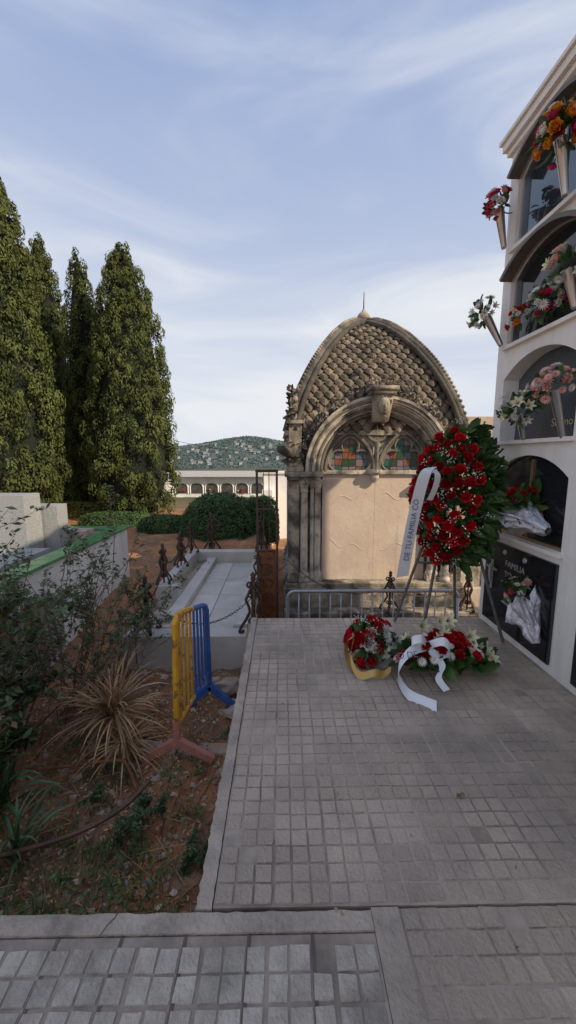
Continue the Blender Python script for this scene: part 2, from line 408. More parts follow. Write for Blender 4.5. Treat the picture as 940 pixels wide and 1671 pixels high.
for r in (.80, .868, .963):
    yy = {.80:5.56,.868:5.50,.963:5.43}[r]
    mb.tube([(CX+r*math.cos(a), yy, CZ+r*math.sin(a)) for a in np.linspace(0, pi, 41)], .02, 6)
mb.build('arch_moulding', [M_stone2], ma)
mb = MB(); n = 40
vs = [(CX, 5.66, CZ)]+[(CX+.81*math.cos(a), 5.66, CZ+.81*math.sin(a)) for a in np.linspace(0, pi, n+1)]
mb.add(vs, [(0, i+1, i+2) for i in range(n)])
mb.build('tympanum', [M_stone2], ma)
def arcpts(cx, cz, r, a0, a1, y, n=14): return [(cx+r*math.cos(a), y, cz+r*math.sin(a)) for a in np.linspace(d2(a0), d2(a1), n)]
mb = MB(); gl = MB()
for sg in (-1, 1):
    lx = CX+sg*.385; w = .355
    for e, yy in ((.0, 5.6), (-.045, 5.63)):
        r = .62+e
        la = [(lx-w-e+ (1.0-math.cos(t))*r*1.0, yy, CZ+math.sin(t)*r) for t in np.linspace(0, math.acos(max(-1, 1-(w+e)/r)), 14)]
        ra = [(2*lx-p[0], p[1], p[2]) for p in la]
        mb.tube(la, .026, 6); mb.tube(ra, .026, 6)
    lob = [(lx, CZ+.36, .125, -40, 220), (lx-.165, CZ+.145, .15, 60, 300), (lx+.165, CZ+.145, .15, -120, 120)]
    for k, (a, c, r, s0, s1) in enumerate(lob):
        mb.tube(arcpts(a, c, r, s0, s1, 5.61), .018, 6)
        yy = 5.640-.002*k
        P = [(a, yy, c)]+[(a+r*1.02*math.cos(t), yy, c+r*1.02*math.sin(t)*(1.15 if k == 0 else 1)) for t in np.linspace(0, 2*pi, 25)]
        gl.add(P, [(0, i+1, i+2) for i in range(24)])
    gl.add([(lx-.17, 5.633, CZ+.02), (lx+.17, 5.633, CZ+.02), (lx+.1, 5.633, CZ+.34), (lx-.1, 5.633, CZ+.34)], [(0,1,2,3)])
    mb.tube(arcpts(CX+sg*.17, CZ+.60, .06, 0, 360, 5.62, 18), .014, 5)
gl.add([(CX, 5.638, CZ+.56)]+[(CX+.12*math.cos(t), 5.638, CZ+.56+.14*math.sin(t)) for t in np.linspace(0, 2*pi, 21)], [(0, i+1, i+2) for i in range(20)])
mb.tube(arcpts(CX, CZ+.56, .135, 0, 360, 5.61, 24), .022, 6)
for q in range(5):
    a = d2(30+30*q); mb.tube([(CX, 5.61, CZ+.44), (CX+.24*math.cos(a), 5.61, CZ+.46+.24*math.sin(a))], .012, 5)
mb.tube([(CX, 5.6, CZ), (CX, 5.6, CZ+.42)], .035, 8)
mb.box(CX-.79, CX+.79, 5.585, 5.67, CZ-.045, CZ+.012)
mb.lathe([(.02,-.17),(.05,-.12),(.06,-.1),(.055,-.06),(.1,-.02),(.11,.02)], (CX-.02, 5.58, CZ), 12)
mb.build('tracery', [M_stone2], ma, smooth=False)
m = bpy.data.materials.new('stained_glass'); m.use_nodes = True; nt = m.node_tree; b = nt.nodes['Principled BSDF']
tc = nt.nodes.new('ShaderNodeTexCoord'); vo = nt.nodes.new('ShaderNodeTexVoronoi'); vo.inputs['Scale'].default_value = 10
vo.inputs['Randomness'].default_value = .25
nt.links.new(tc.outputs['Object'], vo.inputs['Vector'])
sp = nt.nodes.new('ShaderNodeSeparateColor'); nt.links.new(vo.outputs['Color'], sp.inputs[0])
cr = nt.nodes.new('ShaderNodeValToRGB'); cr.color_ramp.interpolation = 'CONSTANT'
E = cr.color_ramp.elements; E[0].color = (.03,.12,.075,1); E[1].position = .3; E[1].color = (.22,.085,.04,1)
e = E.new(.5); e.color = (.035,.07,.035,1); e = E.new(.65); e.color = (.20,.15,.17,1); e = E.new(.8); e.color = (.09,.13,.14,1)
nt.links.new(sp.outputs[0], cr.inputs[0])
v2 = nt.nodes.new('ShaderNodeTexVoronoi'); v2.feature = 'DISTANCE_TO_EDGE'; v2.inputs['Scale'].default_value = 10; v2.inputs['Randomness'].default_value = .25
nt.links.new(tc.outputs['Object'], v2.inputs['Vector'])
lt = nt.nodes.new('ShaderNodeMath'); lt.operation = 'GREATER_THAN'; lt.inputs[1].default_value = .05; nt.links.new(v2.outputs['Distance'], lt.inputs[0])
mx = nt.nodes.new('ShaderNodeMix'); mx.data_type = 'RGBA'; nt.links.new(lt.outputs[0], mx.inputs[0]); mx.inputs[6].default_value = (.02,.02,.02,1); nt.links.new(cr.outputs[0], mx.inputs[7])
nt.links.new(mx.outputs[2], b.inputs['Base Color']); b.inputs['Roughness'].default_value = .3
gl.build('stained_glass', [m], ma)
mb = MB()
mb.box(CX-.775, CX-.0015, 5.63, 5.70, -.344, CZ-.05); mb.box(CX+.0015, CX+.775, 5.631, 5.70, -.344, CZ-.05)
for sg in (-1, 1):
    for z, q0 in ((.88, 1), (.2, -1)):
        c = CX+sg*.38
        P = [(c+.27*(t-.5)*2, 5.63, z+q0*.10*math.sin(t*pi*2+sg)*math.cos(t*3)) for t in np.linspace(0, 1, 18)]
        mb.tube(P, .005, 4)
mb.build('front_panel', [M_panel], ma)
orn = MB()
def clump(c, r, n=9, d=(0,-.6,.6)):
    d = Vector(d).normalized()
    for _ in range(n):
        q = (Vector((R.gauss(0,1), R.gauss(0,1), R.gauss(0,1)))*.7+d).normalized()
        vs, fs, ms = LEAF; X = Mx(Vector(c)-q*r*.1, q, r*R.uniform(.9,1.4))
        orn.add([X @ v for v in vs], fs)
    orn.lathe([(.01,-r*.5),(r*.45,-r*.25),(r*.5,.1*r),(r*.3,r*.45),(.01,r*.6)], c, 8)
for i in range(25):
    a = pi*(i+.5)/25
    clump((CX+1.10*math.cos(a), 5.5, CZ+1.10*math.sin(a)), .075, 7, (math.cos(a)*.7, -.8, math.sin(a)*.7))
for sg in (-1, 1):
    cx = CX+sg*1.18
    L_ = ((2.05,.13),(2.17,.13),(2.3,.11),(2.42,.07),(1.5,.13),(1.65,.12),(1.42,.15)) if sg < 0 else ((1.5,.13),(1.65,.12),(1.42,.15))
    for k, (z, r) in enumerate(L_):
        clump((cx+sg*R.uniform(0,.05), 5.55, z), r, 12, (sg*.5,-.5,.5))
    orn.tube([(cx, 5.6, 1.52), (cx+sg*.12, 5.42, 1.56), (cx+sg*.2, 5.3, 1.6), (cx+sg*.22, 5.24, 1.58)], [.09,.075,.06,.035], 8)
    clump((cx+sg*.2, 5.3, 1.62), .07, 9)
    if sg < 0:
        for q in (-.06, .06): clump((cx+q+sg*.02, 5.45, 2.42), .05, 8, (q*6,0,1))
orn.box(CX-.19, CX+.19, 5.24, 5.7, 2.38, 2.43); orn.box(CX-.165, CX+.165, 5.26, 5.7, 2.33, 2.378)
orn.add([(CX-.14,5.29,2.33),(CX+.14,5.29,2.33),(CX+.09,5.36,1.98),(CX-.09,5.36,1.98),(CX-.14,5.75,2.33),(CX+.14,5.75,2.33),(CX+.09,5.75,1.98),(CX-.09,5.75,1.98)],
        [(0,3,2,1),(0,4,7,3),(1,2,6,5),(3,7,6,2),(4,0,1,5)])
hc = Vector((CX, 5.28, 2.17))
orn.lathe([(.01,-.12),(.045,-.105),(.068,-.05),(.08,.01),(.075,.06),(.05,.1),(.01,.115)], hc, 14)
orn.lathe([(.004,-.02),(.014,-.012),(.01,.02),(.003,.035)], hc+Vector((0,-.083,-.01)), 6)
for q in (-.028, .028): orn.lathe([(.002,-.01),(.012,0),(.002,.01)], hc+Vector((q,-.072,.02)), 6)
orn.tube([hc+Vector((-.022,-.075,-.05)), hc+Vector((0,-.08,-.052)), hc+Vector((.022,-.075,-.05))], .006, 5)
for q in range(9):
    a = pi*q/8; clump(hc+Vector((.085*math.cos(a), .01, .03+.085*math.sin(a))), .035, 5)
for q in range(-4, 5): clump((CX+q*.05, 5.34, 2.46+.05*(5-abs(q))/5), .065, 6, (q*.15,-.5,.8))
for q in range(44):
    a = R.uniform(.12, pi-.12); rr = R.uniform(1.12, 1.28)
    clump((CX+rr*math.cos(a), 5.62+.1*R.random(), CZ+rr*math.sin(a)*.98+.02), .065, 6)
clump((CX-.05, 5.72, 2.86), .07, 8)
orn.build('carved_ornament', [M_stone], ma, smooth=True)

mb = MB()
mb.box(2.85, 5.5, 6.3, 8.6, -1.2, 1.62); mb.box(2.78, 5.6, 6.22, 8.7, 1.62, 1.70); mb.box(2.72, 5.66, 6.16, 8.76, 1.702, 1.80)
mb.box(2.95, 3.1, 6.25, 6.3, -.7, 1.4); mb.box(3.45, 3.6, 6.25, 6.3, -.7, 1.4); mb.box(2.8, 5.52, 6.2, 6.3, -1.2, -.7)
mb.add([(2.7,6.14,1.803),(5.7,6.14,1.803),(5.7,8.78,1.803),(2.7,8.78,1.803),(3.4,7.4,2.25),(5.0,7.4,2.25)], [(0,1,5,4),(1,2,5),(2,3,4,5),(3,0,4)], 1)
mb.build('stone_tomb', [M_stone2, mat('roof_clay', (.42,.3,.18), (.3,.2,.12), scale=12, bump=.5)], bevel=.01)

mb = MB(); mb.box(0.05, 2.7, 4.98, 5.13, -1.25, -.66); mb.box(0.02, 2.73, 4.95, 5.16, -.66, -.6); mb.build('stone_kerb', [M_stone], bevel=.01)

# ------------------------------------------------------------------ iron scroll posts and chains
def scroll_post(x, y, z, h, parent=None, yaw=.3):
    mb = MB()
    def spiral(side, zc, r0, turns, start, ang):
        P = []
        for i in range(22):
            q = i/21; r = r0*(1-q*.8); a = start+turns*2*pi*q
            P.append((side*(r0*.9+r*math.cos(a)), zc+r*math.sin(a)))
        ca, sa = math.cos(ang), math.sin(ang)
        return [(x+p*ca, y+p*sa, z+zz) for p, zz in P]
    mb.tube([(x,y,z),(x,y,z+h*.9)], h*.022, 6)
    for k in range(4):
        an = yaw+k*pi/2; ca, sa = math.cos(an), math.sin(an)
        leg = [(0,.78),(.06,.68),(.12,.55),(.07,.42),(.06,.34),(.12,.22),(.19,.12),(.23,.03),(.205,0),(.165,.03),(.18,.07)]
        pts = []
        for i in range(len(leg)-1):
            for t in (0, .5):
                a = leg[i]; c = leg[i+1]; pts.append((a[0]*(1-t)+c[0]*t, a[1]*(1-t)+c[1]*t))
        mb.tube([(x+p*h*ca, y+p*h*sa, z+q*h) for p, q in pts], h*.024, 6)
        mb.tube(spiral(1, h*.80, h*.06, 1.3, pi, an), h*.018, 5)
        mb.tube(spiral(1, h*.62, h*.05, -1.3, pi, an), h*.016, 5)
        mb.tube(spiral(1, h*.2, h*.05, 1.3, pi*.9, an), h*.016, 5)
    mb.lathe([(h*.02,h*.84),(h*.045,h*.88),(h*.03,h*.92),(h*.05,h*.95),(h*.012,h*1.0)], (x,y,z), 8)
    mb.lathe([(h*.02,h*.44),(h*.045,h*.48),(h*.02,h*.52)], (x,y,z), 8)
    return mb.build('iron_scroll_post', [M_iron], smooth=True)
posts = [(-.29,3.64,-.235,.62),(-1.36,3.68,-.235,.58),(-1.47,4.62,-.05,.5),(-1.46,5.4,-.06,.5),(-1.5,6.2,-.06,.52),(-1.35,7.2,-.3,.75),(-.36,6.4,-.08,.6),(1.47,5.05,-.6,.56),(-.32,4.9,-.2,.5),(2.55,5.05,-.6,.56)]
for i, p in enumerate(posts): scroll_post(*p, yaw=.2+.37*i)
def chain(p0, p1, sag):
    mb = MB(); p0 = Vector(p0); p1 = Vector(p1); L = (p1-p0).length*1.06; n = int(L/.028)
    f = lambda t: p0.lerp(p1, t)-Vector((0,0,sag*4*t*(1-t)))
    for i in range(n):
        t = (i+.5)/n; c = f(t); d = (f(t+.01)-f(t-.01)).normalized()
        sd = d.cross(Vector((0,0,1))).normalized(); u = sd if i % 2 else sd.cross(d)
        mb.tube([c+d*.019*math.cos(a)+u*.010*math.sin(a) for a in np.linspace(0, 2*pi, 9)], .0035, 4, cap=False)
    return mb.build('iron_chain', [M_iron])
tp = lambda i, k=.82: (posts[i][0], posts[i][1], posts[i][2]+posts[i][3]*k)
for a, c, s in ((0,1,.28),(1,2,.15),(2,3,.12),(3,4,.12),(4,5,.1),(0,8,.2),(8,6,.2),(7,9,.15)):
    chain(tp(a, .6), tp(c, .6), s)
chain((.1,5.35,.0), tp(7,.6), .25); chain((-.3,4.9,.1), (.06,5.3,.0), .12)

mb = MB()
for x in (-.36, -.08):
    mb.box(x-.016, x+.016, 5.4, 5.44, -1.1, 1.28)
mb.box(-.38, -.06, 5.395, 5.445, 1.281, 1.32); mb.box(-.34, -.1, 5.40, 5.43, .14, .17)
mb.box(-.341, -.10, 5.41, 5.42, -.85, .139, 1)
for x in (-.27, -.19): mb.box(x-.006, x+.006, 5.41, 5.42, .17, 1.28)
mb.box(-.34, -.1, 5.40, 5.43, .75, .77)
for k in range(3): mb.tube([(-.22+.07*math.cos(a), 5.4, -.1-.22*k+.07*math.sin(a)) for a in np.linspace(0, 2*pi, 13)], .006, 4, 0)
mb.build('rusty_gate', [M_iron, M_rust], bevel=.003)

# ------------------------------------------------------------------ crowd barriers
mb = MB()
def rrect(x0, x1, y, z0, z1, r):
    P = []
    for cx, cz, a0 in ((x1-r, z1-r, 0), (x0+r, z1-r, 90), (x0+r, z0+r, 180), (x1-r, z0+r, 270)):
        for k in range(6): a = d2(a0+90*k/5); P.append((cx+r*math.cos(a), y, cz+r*math.sin(a)))
    return P+[P[0]]
mb.tube(rrect(.06, 2.2, 4.6, -1.0, -.16, .09), .021, 8)
for i in range(15): mb.tube([(.2+i*.132, 4.6, -.99), (.2+i*.132, 4.6, -.17)], .0095, 6)
for x in (.3, 1.95): mb.tube([(x, 4.3, -1.19), (x, 4.55, -1.02), (x, 4.65, -1.02), (x, 4.9, -1.19)], .018, 6)
mb.build('steel_crowd_barrier', [M_galv], smooth=True)

M_yel = mat('yellow_paint', (.75,.39,.03), (.63,.3,.03), rough=.5, scale=9, c3=(.25,.12,.05), s3=18, t3=(.54,.64), bump=.2)
M_blue = mat('blue_paint', (.04,.15,.48), (.04,.10,.35), rough=.5, scale=9, c3=(.2,.12,.08), s3=20, t3=(.58,.68), bump=.2)
M_rpaint = mat('faded_red_paint', (.58,.24,.18), (.46,.19,.13), rough=.6, scale=12, c3=(.45,.28,.06), s3=10, t3=(.6,.7))
mb = MB()
Nb = Vector((-.715, 2.36, -.42)); Nt = Vector((-.695, 2.36, .50)); Fb = Vector((-.60, 2.93, -.32)); Ft = Vector((-.57, 2.75, .41))
def bl(u, w): return (Nb.lerp(Fb, u)).lerp(Nt.lerp(Ft, u), w)
fr = [bl(.5, 1.0), bl(.2, 1.0), bl(.08, .985), bl(.0, .93), bl(0, .5), bl(0, 0)]
mb.tube(fr, .021, 8, 0)
mb.tube([bl(.5, 1), bl(.85, 1.0), bl(.95, .985), bl(1, .93), bl(1, .5), bl(1, -.02)], .02, 8, 1)
mb.tube([bl(0, .14), bl(.5, .14)], .014, 6, 0); mb.tube([bl(.5, .14), bl(1, .14)], .014, 6, 1)
for i in range(1, 9):
    u = i/9; mb.tube([bl(u, .14), bl(u, .995)], .009, 6, 0 if u < .5 else 1)
def foot(p, mi, wdt=.27, ang=0):
    d = Vector((math.cos(ang), math.sin(ang), 0)); p = Vector(p)
    zg = -.56
    for sg in (-1, 1):
        e = p+d*sg*wdt; e.z = zg+.02
        s0 = p; dv = (e-s0).normalized(); sd = dv.cross(Vector((0,1,0))).normalized()
        a = .028
        mb.add([s0+sd*a+Vector((0,.02,0)), s0-sd*a+Vector((0,.02,0)), s0-sd*a-Vector((0,.02,0)), s0+sd*a-Vector((0,.02,0)),
                e+sd*a*.8+Vector((0,.02,0)), e-sd*a*.8+Vector((0,.02,0)), e-sd*a*.8-Vector((0,.02,0)), e+sd*a*.8-Vector((0,.02,0))],
               [(0,1,2,3),(4,7,6,5),(0,4,5,1),(1,5,6,2),(2,6,7,3),(3,7,4,0)], mi)
foot((-.715, 2.36, -.40), 2, .24); foot((-.60, 2.93, -.36), 1, .19)
mb.tube([(-.715,2.36,-.44),(-.713,2.36,-.25)], .027, 8, 2)
mb.build('painted_crowd_barrier', [M_yel, M_blue, M_rpaint], smooth=False)

# ------------------------------------------------------------------ niche wall (columbarium)
nw = empty('niche_wall'); WX = 1.86
mb = MB()
cells = []
edges = [(-2.02,-1.14),(-1.14,-.26),(-.26,.62),(.62,1.50),(1.50,2.38),(2.38,3.45)]
sills = [.86, 1.63, 2.40, 3.15]; tops = [1.60, 2.37, 3.12, 3.90]
HS, RI = .50, .15
def opening(y0, y1, zs, n=16, g=0):
    P = [(y0-g, zs)]; c = (y0+y1)/2; hw = (y1-y0)/2+g
    Rr = (hw*hw+(RI)**2)/(2*RI)
    for i in range(n+1):
        t = -hw+2*hw*i/n; P.append((c+t, zs+HS+g+(math.sqrt(Rr*Rr-t*t)-(Rr-RI))))
    P.append((y1+g, zs)); return P
for ci, (ya, yb) in enumerate(edges):
    oy0, oy1 = ya+.10, (yb-.10 if ci < 5 else 3.33)
    for ri, zs in enumerate(sills):
        zt = tops[ri]
        P = opening(oy0, oy1, zs); n = len(P)
        Q = []
        for i, (y, z) in enumerate(P):
            if i == 0: Q.append((ya, zs))
            elif i == n-1: Q.append((yb, zs))
            else:
                q = (i-1)/(n-3); Q.append((ya+(yb-ya)*q, zt))
        vs = [(WX, y, z) for y, z in P]+[(WX, y, z) for y, z in Q]+[(WX+.28, y, z) for y, z in P]
        fs = [(i, i+1, n+i+1, n+i) for i in range(n-1)]+[(i, 2*n+i, 2*n+i+1, i+1) for i in range(n-1)]
        fs.append((0, n-1, 3*n-1, 2*n))
        mb.add(vs, fs)
        zlow = .80 if ri == 0 else tops[ri-1]
        mb.add([(WX, ya, zlow), (WX, yb, zlow), (WX, yb, zs), (WX, ya, zs)], [(0,1,2,3)])
        cells.append((ci, ri, oy0, oy1, zs))
    mb.add([(WX, ya, -.3), (WX, yb, -.3), (WX, yb, .8), (WX, ya, .8)], [(0,1,2,3)])
mb.box(WX+.3, 4.6, -2.02, 3.44, -.3, 3.9)
mb.add([(WX,3.45,-1.2),(4.6,3.45,-1.2),(4.6,3.45,3.9),(WX,3.45,3.9)], [(0,1,2,3)])
mb.add([(WX,-2.02,3.9),(4.6,-2.02,3.9),(4.6,3.45,3.9),(WX,3.45,3.9)], [(0,1,2,3)])
mb.box(WX-.03, 4.6, -2.04, 3.48, 3.90, 3.94); mb.box(WX-.06, 4.65, -2.06, 3.50, 3.942, 4.0); mb.box(WX-.08, 4.7, -2.1, 3.52, 4.002, 4.03)
mb.build('wall', [M_white], nw)
fr = MB()
def archframe(y0, y1, zs, x0, x1, w, mi, full=False, g0=0):
    P = opening(y0, y1, zs, g=g0); Q = opening(y0, y1, zs, g=g0+w)
    if not full: P = P[1:-1]; Q = Q[1:-1]
    n = len(P)
    vs = [(x0, y, z) for y, z in P]+[(x0, y, z) for y, z in Q]+[(x1, y, z) for y, z in P]+[(x1, y, z) for y, z in Q]
    fs = []
    for i in range(n-1):
        fs += [(i, n+i, n+i+1, i+1), (n+i, 3*n+i, 3*n+i+1, n+i+1), (i, i+1, 2*n+i+1, 2*n+i)]
    fs += [(0, 2*n, 3*n, n), (n-1, 2*n-1, 4*n-1, 3*n-1)]
    fr.add(vs, fs, mi)
for ci, ri, y0, y1, zs in cells:
    if ri in (2, 3): archframe(y0, y1, zs, WX-.09, WX+.02, .025, 0)
    dep = {0:.04, 1:.13, 2:.05, 3:.05}[ri]
    P = opening(y0, y1, zs, g=.0); mi = {0:7, 1:8, 2:7, 3:1}[ri]
    fr.add([(WX+dep, (y0+y1)/2, zs+.3)]+[(WX+dep, y, z) for y, z in P], [(0, i+1, i+2) for i in range(len(P)-1)]+[(0, len(P), 1)], mi)
    if ri != 1:
        mi = {0:2, 2:3, 3:3}[ri]
        archframe(y0+.03, y1-.03, zs+.0, WX+dep-.02, WX+dep, .022, mi, True, -.0)
        fr.box(WX+dep-.021, WX+dep, y0, y1, zs, zs+.025, mi)
        if ri == 0: fr.box(WX+dep-.015, WX+dep-.001, (y0+y1)/2-.006, (y0+y1)/2+.006, zs+.025, zs+HS+.12, 2)
    fr.box(WX-.035, WX+.12, y0-.02, y1+.02, zs-.03, zs-.002, 5)
for ci, (ya, yb) in enumerate(edges):
    fr.box(WX-.02, WX-.002, ya+.1, (yb-.12 if ci < 5 else 3.36), .06, .78, 7)
    fr.box(WX-.026, WX-.0205, ya+.12, (yb-.14 if ci < 5 else 3.34), .08, .76, 6)
fr.build('niche_plaques', [M_dkbrown, M_glass, M_goldm, M_chrome, M_granite, M_white, M_black, M_glass2, M_granite2], nw)
def text(s, loc, size, xax, nrm, m, name='lettering', parent=None):
    c = bpy.data.curves.new(name, 'FONT'); c.body = s; c.size = size; c.extrude = .001; c.align_x = 'CENTER'; c.materials.append(m)
    o = bpy.data.objects.new(name, c); S.collection.objects.link(o)
    x = Vector(xax).normalized(); z = Vector(nrm).normalized(); y = z.cross(x); x = y.cross(z)
    o.matrix_world = Matrix(((x.x,y.x,z.x,loc[0]),(x.y,y.y,z.y,loc[1]),(x.z,y.z,z.z,loc[2]),(0,0,0,1)))
    if parent: o.parent = parent
    return o
M_let = mat('silver_letters', (.42,.42,.40), rough=.45, metal=.2)
M_letg = mat('gold_letters', (.60,.50,.32), rough=.4, metal=.2)
xa = (0,-1,0); nn = (-1,0,0)
text('FAMILIA', (WX-.028, 2.92, .61), .072, xa, nn, M_let, 'lettering', nw)
text('TO', (WX-.028, 3.0, .52), .072, xa, nn, M_let, 'lettering', nw)
text('RO', (WX-.028, 3.04, .43), .072, xa, nn, M_let, 'lettering', nw)
text('Schmo Jin', (WX+.126, 2.72, 1.72), .08, xa, nn, M_letg, 'lettering', nw)
text('G', (WX+.126, 3.0, 2.06), .09, xa, nn, M_letg, 'lettering', nw)
cr_ = MB()
cr_.box(WX-.045, WX-.03, 3.21, 3.225, .36, .62); cr_.box(WX-.044, WX-.031, 3.15, 3.285, .535, .55)
cr_.tube([(WX-.055,3.217,.58),(WX-.056,3.217,.5),(WX-.05,3.217,.42)], [.012,.016,.008], 6); cr_.tube([(WX-.053,3.16,.56),(WX-.055,3.217,.535),(WX-.053,3.275,.56)], .006, 5)
cr_.box(WX+.035, WX+.045, 2.86, 2.885, 3.3, 3.7); cr_.box(WX+.036, WX+.044, 2.77, 2.975, 3.54, 3.565)
for y in (3.06, 2.8): cr_.lathe([(.005,0),(.022,.0),(.02,.008),(.015,.01)], (WX-.028, y, .72), 12, axis=(-1,0,0))
cr_.build('crosses', [M_let], nw)

# ------------------------------------------------------------------ bouquets
def bouquet(name, c, r, kinds, n, d=(-.6,-.6,.5), nleaf=30, fs=.045, vase=None, leafl=.62, fol=None, ll=.7):
    mb = MB(); c = Vector(c); d = Vector(d).normalized()
    for i in range(n):
        q = Vector((R.gauss(0,1), R.gauss(0,1), R.gauss(0,1))).normalized()
        q = (q*.9+d*.75).normalized()
        k, mi = kinds[i % len(kinds)]
        flower(mb, k, c+q*r*R.uniform(.6, 1.0), q, fs*R.uniform(.8, 1.15), mi)
    for i in range(nleaf):
        q = (Vector((R.gauss(0,1), R.gauss(0,1), R.gauss(0,1))).normalized()+d*.35).normalized()
        leafat(mb, c+q*r*.45, q, r*ll*R.uniform(.5, 1.15))
    if vase:
        v = Vector(vase); ax = (c-v).normalized(); L = (c-v).length*.92
        mb.lathe([(.016,0),(.02,.01),(.036,L),(.04,L+.004),(.032,L-.01)], v, 14, 7, axis=ax)
    if fol: foil(mb, *fol)
    return mb.build(name, FM, smooth=True)
def foil(mb, apex, top, r, mi=6):
    apex = Vector(apex); top = Vector(top); ax = (top-apex); Lh = ax.length; ax.normalize()
    a = ax.cross(Vector((1,0,.2))).normalized(); b = ax.cross(a)
    for sh in range(2):
        n = 56; m = 12; vs = []; o_ = R.uniform(0, 9)
        for i in range(m+1):
            t = i/m
            for j in range(n):
                q = 2*pi*j/n; cc, ss = math.cos(q), math.sin(q)
                rr = (.22+t**.7*.7+.25*t**4)*r*(1-.15*sh)*(1+.5*noise.noise(Vector((cc*2.2+o_, ss*2.2, t*3)))+.22*noise.noise(Vector((cc*7, ss*7+o_, t*6)))+.15*math.sin(q*11+t*3+o_)*t)
                h = (t*Lh)*(1-.12*sh)*(1+(.55*noise.noise(Vector((cc*2.5+o_, ss*2.5, 5)))+.12*math.sin(q*7+o_))*t)
                vs.append(apex+ax*h+(a*cc+b*ss)*rr)
        mb.add(vs, [(i*n+j, i*n+(j+1) % n, (i+1)*n+(j+1) % n, (i+1)*n+j) for i in range(m) for j in range(n)], mi)
bouquet('flower_vase', (1.73,3.36,3.47), .11, [(ROSE,0),(ROSE,10),(ROSE,2),(ROSE,1)], 24, fs=.037, vase=(1.78,3.33,3.15))
bouquet('flower_vase', (1.72,2.66,3.46), .15, [(ROSE,10),(ROSE,3),(ROSE,0),(ROSE,1),(ROSE,3)], 34, fs=.046, vase=(1.76,2.62,3.10), nleaf=34)
bouquet('flower_vase', (1.70,3.40,2.68), .13, [(LILY,1),(MUM,1),(MUM,1)], 24, fs=.036, vase=(1.80,3.30,2.40), d=(-.7,0,.1), nleaf=16)
bouquet('flower_vase', (1.80,2.60,2.68), .12, [(MUM,1),(LILY,11),(ROSE,2)], 15, fs=.04, vase=(1.84,2.55,2.42), nleaf=20)
bouquet('flower_vase', (1.84,2.84,2.56), .13, [(MUM,1),(ROSE,10),(ROSE,1)], 22, fs=.036, nleaf=30)
bouquet('flower_vase', (1.86,3.14,2.56), .10, [(ROSE,0),(MUM,1),(ROSE,3)], 18, fs=.032, nleaf=24)
bouquet('flower_vase', (1.78,2.93,1.83), .14, [(LILY,1),(MUM,1),(LILY,11)], 12, fs=.05, vase=(1.82,2.93,1.63), nleaf=40)
bouquet('flower_vase', (1.76,2.56,1.95), .14, [(ROSE,2),(MUM,2),(ROSE,2),(MUM,1)], 28, fs=.036, vase=(1.84,2.54,1.62), nleaf=20)
bouquet('flower_bouquet', (1.82,2.84,1.14), .14, [(ROSE,0)], 18, d=(-.6,-.1,.9), fs=.033, nleaf=50, ll=1.0, fol=((1.80,2.54,1.00),(1.78,2.92,1.07),.11))
bouquet('flower_bouquet', (1.76,2.72,.50), .10, [(ROSE,2),(MUM,1),(ROSE,10)], 16, d=(-.6,-.3,.8), fs=.032, nleaf=34, ll=1.0, fol=((1.78,2.52,.20),(1.76,2.68,.44),.10))

# ------------------------------------------------------------------ funeral wreath on easel
mb = MB(); n0 = Vector((-.62,-.76,.16)).normalized(); rt = Vector((.76,-.62,0)).normalized(); up = n0.cross(rt)*-1
if up.z < 0: up = -up
WC = Vector((1.36, 3.10, 1.17)); a_, b_ = .26, .53; got = []
tries = 0
while len(got) < 62 and tries < 12000:
    tries += 1
    t = R.uniform(0, 2*pi); rr = math.sqrt(R.random())*.97
    x = rr*math.cos(t); y = rr*math.sin(t)
    taper = 1-.22*max(0, -y)
    h = .17*math.sqrt(max(0, 1-rr*rr))
    p = WC+rt*x*a_*taper+up*y*b_+n0*(h+.075)
    if any((p-q).length < .080 for q in got): continue
    got.append(p)
    d = (n0*1.0+rt*x*.9+up*y*.6+Vector((R.gauss(0,.2),R.gauss(0,.2),R.gauss(0,.2)))).normalized()
    flower(mb, ROSE, p-d*.015+n0*R.uniform(-.015,.02), d, R.uniform(.050,.064), 0)
    if R.random() < .5: tinywhites(mb, p+n0*.02+Vector((R.gauss(0,.05),.0,R.gauss(0,.05))), .022, 12)
for i in range(1000):
    t = R.uniform(0, 2*pi); rr = math.sqrt(R.random()); x = rr*math.cos(t); y = rr*math.sin(t); taper = 1-.22*max(0, -y)
    h = .15*math.sqrt(max(0, 1-rr*rr))
    back = R.random() < .55
    p = WC+rt*x*a_*taper*(1.0)+up*y*b_*.97+n0*(R.uniform(-.1, .02) if back else h)
    d = (rt*(x*1.1)+up*(y*.9+.1)+n0*(R.uniform(-.9,.2) if back else .8)+Vector((R.gauss(0,.4),R.gauss(0,.4),R.gauss(0,.4))))
    leafat(mb, p, d, R.uniform(.05, .105))
for i in range(460):
    y = R.uniform(-.95, 1.0); x = math.sqrt(max(0, 1-y*y*.9))
    p = WC+rt*a_*x*R.uniform(.7,1.1)+up*y*b_-n0*R.uniform(0,.14)
    leafat(mb, p, rt*.9-n0*.5+up*(y*.9)+Vector((R.gauss(0,.4),R.gauss(0,.4),R.gauss(0,.4))), R.uniform(.06, .17))
wr = mb.build('funeral_wreath', FM, smooth=True)
mb = MB()
top = Vector((1.42, 3.2, 1.45))
for f in ((1.78,2.9,.012),(1.02,3.32,.012),(1.20,3.1,.012),(1.60,3.38,.012)):
    mb.tube([top, f], .013, 8, 0)
mb.tube([(1.14,3.2,.6),(1.65,3.1,.6)], .011, 6, 0)
mb.build('easel_legs', [mat('easel_wood', (.16,.14,.125), (.1,.09,.08), rough=.6, scale=20)], wr)
mb = MB()
